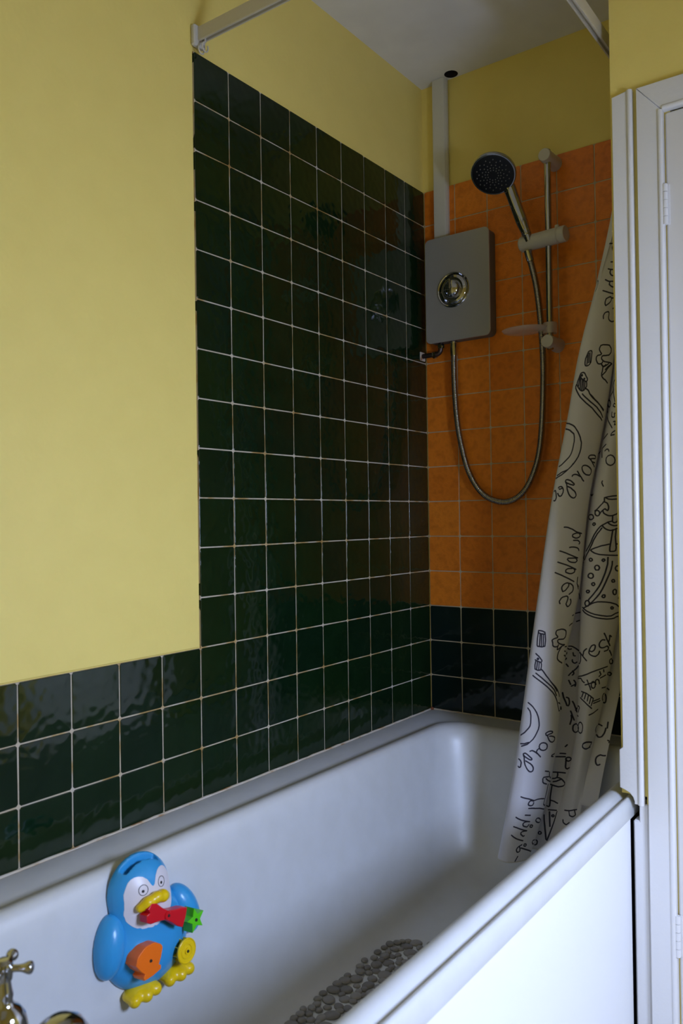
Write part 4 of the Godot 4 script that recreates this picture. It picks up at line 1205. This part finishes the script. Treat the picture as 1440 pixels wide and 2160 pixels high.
func shower_hose() -> void:
	var t := thing("shower_hose", "ribbed metal shower hose hanging in a loop below the silver box", "hose")
	var way := [Vector3(0.111, 1.672, 0.024), Vector3(0.1115, 1.573, 0.025), Vector3(0.119, 1.457, 0.026), Vector3(0.134, 1.37, 0.027), Vector3(0.161, 1.282, 0.028), Vector3(0.207, 1.219, 0.029), Vector3(0.270, 1.196, 0.03), Vector3(0.325, 1.216, 0.031), Vector3(0.364, 1.275, 0.031), Vector3(0.388, 1.367, 0.032), Vector3(0.399, 1.54, 0.033), Vector3(0.397, 1.675, 0.036), Vector3(0.388, 1.80, 0.045), Vector3(0.3745, 1.898, 0.069)]
	var smooth := spline(way, 160)
	var even := [smooth[0]]
	var gone := 0.0
	var step := 0.0011
	for i in range(1, smooth.size()):
		gone += smooth[i].distance_to(smooth[i - 1])
		if gone >= step:
			even.append(smooth[i])
			gone -= step
	var radii := []
	for k in even.size():
		radii.append(0.0090 + 0.0007 * cos(TAU * k / 4.0))
	part(t, "hose", MB.new().tube(even, radii, 12).build(180.0), M.steel_hose)
	for s in 2:
		var a: Vector3 = even[0] if s == 0 else even[-1]
		var d: Vector3 = (even[20] - even[0]).normalized() if s == 0 else (even[-20] - even[-1]).normalized()
		part(t, "ferrule", MB.new().lathe([[0.0, -0.004], [0.0108, -0.004], [0.0110, 0.012], [0.0104, 0.026], [0.0, 0.026]], 18).orient().moved(turned(d, a)).build(30.0), M.chrome)


func capsule(q: Vector3, a: Vector3, b: Vector3, ra: float, rb: float) -> float:
	var d := b - a
	var s := clampf((q - a).dot(d) / d.length_squared(), 0.0, 1.0)
	return q.distance_to(a + d * s) - lerpf(ra, rb, s)


func egg(q: Vector3, c: Vector3, r: Vector3) -> float:
	var k := (q - c) / r
	var l := k.length()
	return (l - 1.0) * l / maxf((k / r).length(), 1e-6)


func blend(a: float, b: float, k: float) -> float:
	var h := maxf(k - absf(a - b), 0.0) / k
	return minf(a, b) - h * h * k * 0.25


func penguin_body(q: Vector3) -> float:      # u across, v up, h out from the wall of the bath
	var d := blend(egg(q, Vector3(-0.038, 0.116, 0.0), Vector3(0.0625, 0.058, 0.046)), egg(q, Vector3(-0.026, 0.024, 0.0), Vector3(0.090, 0.078, 0.043)), 0.035)
	d = maxf(d, -q.z)
	# the pouring slot behind the crown
	var s := (q - Vector3(-0.040, 0.172, 0.016)).abs() - Vector3(0.036, 0.026 - 6.0 * pow(q.x + 0.04, 2.0), 0.0055)
	var slot := Vector3(maxf(s.x, 0), maxf(s.y, 0), maxf(s.z, 0)).length() + minf(maxf(s.x, maxf(s.y, s.z)), 0.0) - 0.0015
	return maxf(d, -slot)


func on_body(u: float, v: float) -> float:
	var lo := 0.0
	var hi := 0.075
	for i in 22:
		var m := (lo + hi) / 2
		if penguin_body(Vector3(u, v, m)) > 0.0:
			hi = m
		else:
			lo = m
	return hi


func patch(centre: Vector2, reach: Callable, inner: float, lift: float, n := 64) -> MB:      # a thin skin that follows the body; reach(angle) is its outline
	var rows := []
	for i in 8:
		var line := []
		for j in n:
			var a := TAU * j / n
			var far: float = reach.call(a)
			var r := lerpf(inner * far, far, minf(i, 6) / 6.0)
			var w := centre + Vector2(cos(a), sin(a)) * r
			line.append(Vector3(w.x, w.y, on_body(w.x, w.y) + (lift if i < 7 else -0.001)))
		rows.append(line)
	var b := MB.new().grid(rows, true)
	if inner <= 0.001:
		return b.flipped()
	var under := []
	for q in rows[0]:
		under.append(q - Vector3(0, 0, lift + 0.001))
	return b.grid([under, rows[0]], true).flipped()


func penguin() -> void:
	var t := thing("penguin_bath_toy", "blue plastic penguin bath toy with spinning shapes stuck inside the bath", "bath toy", Vector3(0.1615, 0.40, 1.25))
	t.basis = Basis(Vector3(0, 0, -1), Vector3(-0.0995, 0.99504, 0), Vector3(0.99504, 0.0995, 0))
	var lower := Vector3(-0.125, -0.065, -0.006)
	part(t, "body", nets(penguin_body, lower, Vector3(0.075, 0.185, 0.054), 0.0028).build(50.0), M.toy_blue)
	for s in 2:
		var c := Vector3(-0.107, 0.044, 0.006) if s == 0 else Vector3(0.058, 0.044, 0.006)
		var turn := Basis(Vector3.BACK, -0.20 if s == 0 else 0.38)
		var wing := func(q: Vector3) -> float: return maxf(egg(turn.transposed() * (q - c), Vector3.ZERO, Vector3(0.0275, 0.051, 0.029)), -q.z)
		part(t, "wing", nets(wing, c - Vector3(0.05, 0.066, 0.011), c + Vector3(0.05, 0.066, 0.036), 0.003).build(60.0), M.toy_blue)
	var heart := func(a: float) -> float:
		var w := Vector2(cos(a), sin(a))
		var far := 0.0
		for k in 46:
			var q := w * (0.0015 * k)
			var inside := (q / Vector2(0.0512, 0.0345)).length() < 1.0 or (q.y > 0.0 and q.y < 0.026 and absf(q.x) < 0.0512 and absf(q.x) > 0.0255) or ((q - Vector2(-0.0265, 0.026)) / Vector2(0.0245, 0.0305)).length() < 1.0 or ((q - Vector2(0.0265, 0.026)) / Vector2(0.0245, 0.0305)).length() < 1.0
			if inside:
				far = 0.0015 * k
		return far
	part(t, "face", patch(Vector2(-0.0365, 0.0905), heart, 0.0, 0.0007).build(50.0), M.toy_white, "white face patch")
	for c in [Vector2(-0.0565, 0.1235), Vector2(-0.0165, 0.1240)]:
		var e := Node3D.new()
		e.name = "eye"
		t.add_child(e, true)
		part(e, "eye_outline", patch(c, func(_a: float) -> float: return 0.0088, 0.90, 0.0011, 40).build(50.0), M.ink)
		part(e, "pupil", patch(c + Vector2(-0.001, -0.0015), func(_a: float) -> float: return 0.0024, 0.0, 0.0011, 20).build(50.0), M.ink)
	var bow := [Vector3(-0.068, 0.0985, 0.046), Vector3(-0.056, 0.1040, 0.053), Vector3(-0.040, 0.1080, 0.057), Vector3(-0.024, 0.1040, 0.053), Vector3(-0.012, 0.0985, 0.045)]
	var wide := [0.0072, 0.0090, 0.0084, 0.0094, 0.0084]
	var beak := func(q: Vector3) -> float:
		var d := 1.0
		for k in 4:
			d = blend(d, capsule(q, bow[k], bow[k + 1], wide[k], wide[k + 1]), 0.006)
		return d
	part(t, "beak", nets(beak, Vector3(-0.080, 0.088, 0.034), Vector3(0.0, 0.124, 0.070), 0.0022).build(60.0), M.toy_yellow, "yellow beak")

	# the red bow
	var g := Node3D.new()
	g.name = "red_spinner"
	t.add_child(g)
	g.transform = Transform3D(Basis(Vector3.BACK, -0.45) * Basis.from_scale(Vector3(1.04, 1.22, 1.1)), Vector3(-0.026, 0.0735, 0.046))
	var tie := PackedVector2Array([Vector2(-0.044, 0.004), Vector2(-0.040, 0.0125), Vector2(-0.030, 0.0135), Vector2(-0.014, 0.0085), Vector2(0.0, 0.0062), Vector2(0.014, 0.0085), Vector2(0.030, 0.0125), Vector2(0.041, 0.0130), Vector2(0.0425, 0.0), Vector2(0.041, -0.0130), Vector2(0.030, -0.0125), Vector2(0.014, -0.0085), Vector2(0.0, -0.0062), Vector2(-0.014, -0.0085), Vector2(-0.030, -0.0135), Vector2(-0.040, -0.0125), Vector2(-0.044, -0.004), Vector2(-0.039, 0.0)])
	part(g, "bow", MB.new().prism(tie, 0.0, 0.0165, 0.0018).build(35.0), M.toy_red, "red bow-shaped spinner")
	part(g, "hub", MB.new().lathe([[0.0, -0.012], [0.0062, -0.012], [0.0062, 0.018], [0.005, 0.0195], [0.0, 0.0195]], 18).orient().moved(turned(Vector3.BACK, Vector3.ZERO)).build(35.0), M.toy_red)
	part(g, "screw", MB.new().lathe([[0.0, 0.0185], [0.0024, 0.0185], [0.0021, 0.0205], [0.0, 0.0207]], 12).orient().moved(turned(Vector3.BACK, Vector3.ZERO)).build(), M.screw)
	# the green star
	g = Node3D.new()
	g.name = "green_spinner"
	t.add_child(g)
	g.transform = Transform3D(Basis(Vector3.BACK, 0.12) * Basis.from_scale(Vector3(1.15, 1.15, 1.1)), Vector3(0.0385, 0.0400, 0.038))
	var star := PackedVector2Array()
	for k in 10:
		star.append(Vector2.from_angle(PI / 2 + TAU * k / 10.0) * (0.0185 if k % 2 == 0 else 0.0088))
	part(g, "star", MB.new().prism(star, 0.0, 0.022, 0.0012).build(25.0), M.toy_green, "green star-shaped spinner")
	part(g, "axle", MB.new().lathe([[0.0, -0.022], [0.007, -0.022], [0.007, 0.001], [0.0, 0.001]], 16).orient().moved(turned(Vector3.BACK, Vector3.ZERO)).build(35.0), M.toy_green)
	part(g, "screw", MB.new().lathe([[0.0, 0.0215], [0.0026, 0.0215], [0.0023, 0.0232], [0.0, 0.0234]], 12).orient().moved(turned(Vector3.BACK, Vector3.ZERO)).build(), M.screw)
	# the orange shell
	g = Node3D.new()
	g.name = "orange_spinner"
	t.add_child(g)
	g.transform = Transform3D(Basis(Vector3.BACK, 0.12), Vector3(-0.0635, 0.0130, 0.030))
	var shell := PackedVector2Array()
	for k in 25:      # scalloped crown
		var a := lerpf(0.12, PI - 0.12, k / 24.0)
		shell.append(Vector2(cos(a) * 0.0285, 0.004 + sin(a) * 0.0215) * (1.0 + 0.04 * absf(sin(a * 4.5))))
	for q in [Vector2(-0.0225, -0.006), Vector2(-0.0155, -0.0150), Vector2(-0.0195, -0.0185), Vector2(-0.018, -0.0245), Vector2(0.0, -0.0262), Vector2(0.018, -0.0245), Vector2(0.0195, -0.0185), Vector2(0.0155, -0.0150), Vector2(0.0225, -0.006)]:
		shell.append(q)
	part(g, "shell", MB.new().prism(shell, 0.0, 0.028, 0.002).build(35.0), M.toy_orange, "orange shell-shaped spinner")
	part(g, "screw", MB.new().lathe([[0.0, 0.0275], [0.0028, 0.0275], [0.0024, 0.0295], [0.0, 0.0297]], 12).orient().moved(turned(Vector3.BACK, Vector3.ZERO)).build(), M.screw)
	# the yellow paddle wheel
	g = Node3D.new()
	g.name = "yellow_wheel"
	t.add_child(g)
	g.position = Vector3(0.0225, -0.0090, 0.022)
	part(g, "disc", MB.new().lathe([[0.0, 0.024], [0.0195, 0.024], [0.0212, 0.0255], [0.0212, 0.0282], [0.0198, 0.0292], [0.0185, 0.0278], [0.0135, 0.0278], [0.0128, 0.0290], [0.0105, 0.0290], [0.0098, 0.0278], [0.0055, 0.0282], [0.005, 0.0305], [0.0, 0.0305]], 36).orient().moved(turned(Vector3.BACK, Vector3.ZERO)).build(30.0), M.toy_yellow, "yellow disc of the paddle wheel")
	var blade := MB.new().box(Vector3(0.004, -0.0008, 0.002), Vector3(0.0195, 0.0008, 0.0245)).build()
	for k in 8:
		part(g, "paddle", blade, M.toy_yellow).rotation.z = TAU * k / 8.0 + 0.2
	part(g, "axle", MB.new().lathe([[0.0, -0.004], [0.0065, -0.004], [0.0065, 0.025], [0.0, 0.025]], 16).orient().moved(turned(Vector3.BACK, Vector3.ZERO)).build(35.0), M.toy_yellow)
	part(g, "screw", MB.new().lathe([[0.0, 0.030], [0.0026, 0.030], [0.0023, 0.0318], [0.0, 0.032]], 12).orient().moved(turned(Vector3.BACK, Vector3.ZERO)).build(), M.screw)
	for c in [-0.055, 0.0215]:
		var foot := func(q: Vector3) -> float:
			var d := egg(q, Vector3(c, -0.0485, 0.012), Vector3(0.034, 0.0135, 0.020))
			for k in 3:
				d = blend(d, capsule(q, Vector3(c + (k - 1) * 0.015, -0.050, 0.012), Vector3(c + (k - 1) * 0.0225, -0.0535, 0.030 if k == 1 else 0.026), 0.0092, 0.0106), 0.007)
			return maxf(d, -q.z)
		part(t, "foot", nets(foot, Vector3(c - 0.04, -0.072, -0.005), Vector3(c + 0.04, -0.03, 0.046), 0.0025).build(60.0), M.toy_yellow, "yellow webbed foot")


func bath_mat() -> void:
	var t := thing("pebble_bath_mat", "grey pebble-pattern rubber mat lying in the bath", "bath mat", Vector3(0, 0, 0))
	var spots := []
	var dome := MB.new().lathe([[1.0, 0.0], [0.97, 0.32], [0.86, 0.66], [0.62, 0.90], [0.30, 1.0], [0.0, 1.02]], 14).flipped().build(70.0)
	var size := 0.0165
	var edge := func(q: Vector2, r: float) -> bool:      # a rounded oblong
		var d := (q - Vector2(0.4175, 0.985)).abs() - Vector2(0.168 - 0.09, 0.400 - 0.09)
		return Vector2(maxf(d.x, 0), maxf(d.y, 0)).length() < 0.09 - r
	var height := func(x: float) -> float: return 0.1722 + 0.24 * maxf(0.0, 0.292 - x) + 0.24 * maxf(0.0, x - 0.542)
	# a string of pebbles round the margin, then the field
	for pass_no in 2:
		for k in (900 if pass_no == 0 else 26000):
			var r := rng.randf_range(0.0095, 0.0125) if pass_no == 0 else rng.randf_range(0.0075, size)
			var q := Vector2(rng.randf_range(0.245, 0.59), rng.randf_range(0.58, 1.39))
			if not edge.call(q, r):
				continue
			if pass_no == 0 and edge.call(q, r + 0.0025):
				continue
			var free := true
			for s in spots:
				if s[0].distance_to(q) < (s[1] + r) * 0.80:
					free = false
					break
			if free:
				spots.append([q, r])
			if pass_no == 1 and k % 2600 == 0:
				size = maxf(0.0095, size - 0.0006)
	spots.sort_custom(func(a, b): return a[0].y < b[0].y)
	var rest := MB.new()
	for k in spots.size():
		var q: Vector2 = spots[k][0]
		var r: float = spots[k][1]
		var at := Transform3D(Basis(Vector3.UP, rng.randf() * TAU) * Basis.from_scale(Vector3(r * rng.randf_range(1.02, 1.18), 0.0040, r * rng.randf_range(0.90, 1.04))), Vector3(q.x, height.call(q.x), q.y))
		if k < 300:
			part(t, "pebble", dome, M["pebble_%d" % rng.randi_range(0, 2)]).transform = at
		else:
			var line := []
			for h in [[1.0, 0.0], [0.86, 0.66], [0.0, 1.0]]:
				var ringp := []
				for j in 10:
					ringp.append(at * Vector3(h[0] * cos(TAU * j / 10.0), h[1], h[0] * sin(TAU * j / 10.0)))
				line.append(ringp)
			rest.grid(line, true)
	if rest.p.size():
		part(t, "further_pebbles", rest.flipped().build(70.0), M.pebble_0).set_meta("kind", "stuff")


func bath_tap() -> void:
	var t := thing("bath_mixer_tap", "chrome bath mixer tap with cross handles at the near end of the bath", "tap", Vector3(0.585, 0.5535, 1.735))
	for s in [-1, 1]:
		var c := Vector3(s * 0.133, 0, -0.019 if s < 0 else 0.0)
		part(t, "pillar", MB.new().lathe([[0.0, 0.0], [0.031, 0.0], [0.031, 0.008], [0.027, 0.014], [0.0262, 0.038], [0.0225, 0.056], [0.0175, 0.064], [0.0115, 0.068], [0.0090, 0.074], [0.0100, 0.080], [0.0085, 0.086], [0.0070, 0.100], [0.0, 0.100]], 28).orient().moved(Transform3D(Basis(), c)).build(35.0), M.chrome)
		var h := Node3D.new()
		h.name = "cross_handle"
		t.add_child(h, true)
		h.position = c + Vector3(0, 0.109, 0)
		h.rotation.y = 0.70
		part(h, "hub", MB.new().lathe([[0.0, -0.012], [0.009, -0.012], [0.0105, 0.0], [0.0095, 0.007], [0.006, 0.0105], [0.0, 0.0112]], 22).orient().build(35.0), M.chrome)
		for k in 4:
			var d := Vector3.RIGHT.rotated(Vector3.UP, TAU * k / 4.0)
			part(h, "handle_arm", MB.new().tube(spline([d * 0.007, d * 0.014, d * 0.020, d * 0.026, d * 0.0305, d * 0.0325], 4), [0.0042, 0.0041, 0.0040, 0.0039, 0.0038, 0.0038, 0.0039, 0.0040, 0.0043, 0.0047, 0.0053, 0.0060, 0.0065, 0.0068, 0.0069, 0.0068, 0.0064, 0.0057, 0.0046, 0.0031, 0.0010], 14).build(60.0), M.chrome)
	part(t, "bridge", MB.new().tube([Vector3(-0.133, 0.018, -0.015), Vector3(-0.04, 0.018, 0), Vector3(0, 0.018, 0), Vector3(0.04, 0.018, 0), Vector3(0.133, 0.018, 0)], [0.013, 0.014, 0.017, 0.014, 0.013], 22).build(60.0), M.chrome)
	part(t, "diverter", MB.new().lathe([[0.0, 0.0], [0.024, 0.0], [0.024, 0.056], [0.029, 0.066], [0.030, 0.080], [0.0275, 0.095], [0.021, 0.106], [0.011, 0.112], [0.0, 0.1135]], 30).orient().build(40.0), M.chrome, "round chrome diverter knob")
	part(t, "spout", MB.new().tube(spline([Vector3(0, 0.020, -0.01), Vector3(0, 0.026, -0.03), Vector3(0, 0.024, -0.055), Vector3(0, 0.012, -0.075), Vector3(0, -0.004, -0.082)], 5), [0.015, 0.0145, 0.014, 0.0138, 0.0135, 0.0132, 0.013], 20).build(60.0), M.chrome)


func curtain_print() -> ImageTexture:      # black outlines printed on white cloth
	var w := 640
	var h := 2048
	var im := Image.create(w, h, false, Image.FORMAT_RGB8)
	im.fill(CLOTH)
	for stroke in PRINT:
		var r: float = stroke[0]
		for k in range(1, stroke.size() - 3, 2):
			var a := Vector2(stroke[k], stroke[k + 1])
			var b := Vector2(stroke[k + 2], stroke[k + 3])
			var d := b - a
			for y in range(maxi(0, int(minf(a.y, b.y) - r - 1)), mini(h - 1, int(maxf(a.y, b.y) + r + 2))):
				for x in range(maxi(0, int(minf(a.x, b.x) - r - 1)), mini(w - 1, int(maxf(a.x, b.x) + r + 2))):
					var q := Vector2(x, y)
					var s := clampf((q - a).dot(d) / maxf(d.length_squared(), 1e-6), 0.0, 1.0)
					var cover := clampf(r + 0.5 - q.distance_to(a + d * s), 0.0, 1.0)
					if cover > 0.0:
						var was := im.get_pixel(x, y)
						var ink := INK.lerp(CLOTH, 1.0 - cover)
						im.set_pixel(x, y, ink if ink.v < was.v else was)
	return ImageTexture.create_from_image(im)


const CLOTH := Color(0.90, 0.89, 0.905)
const INK := Color(0.14, 0.13, 0.20)
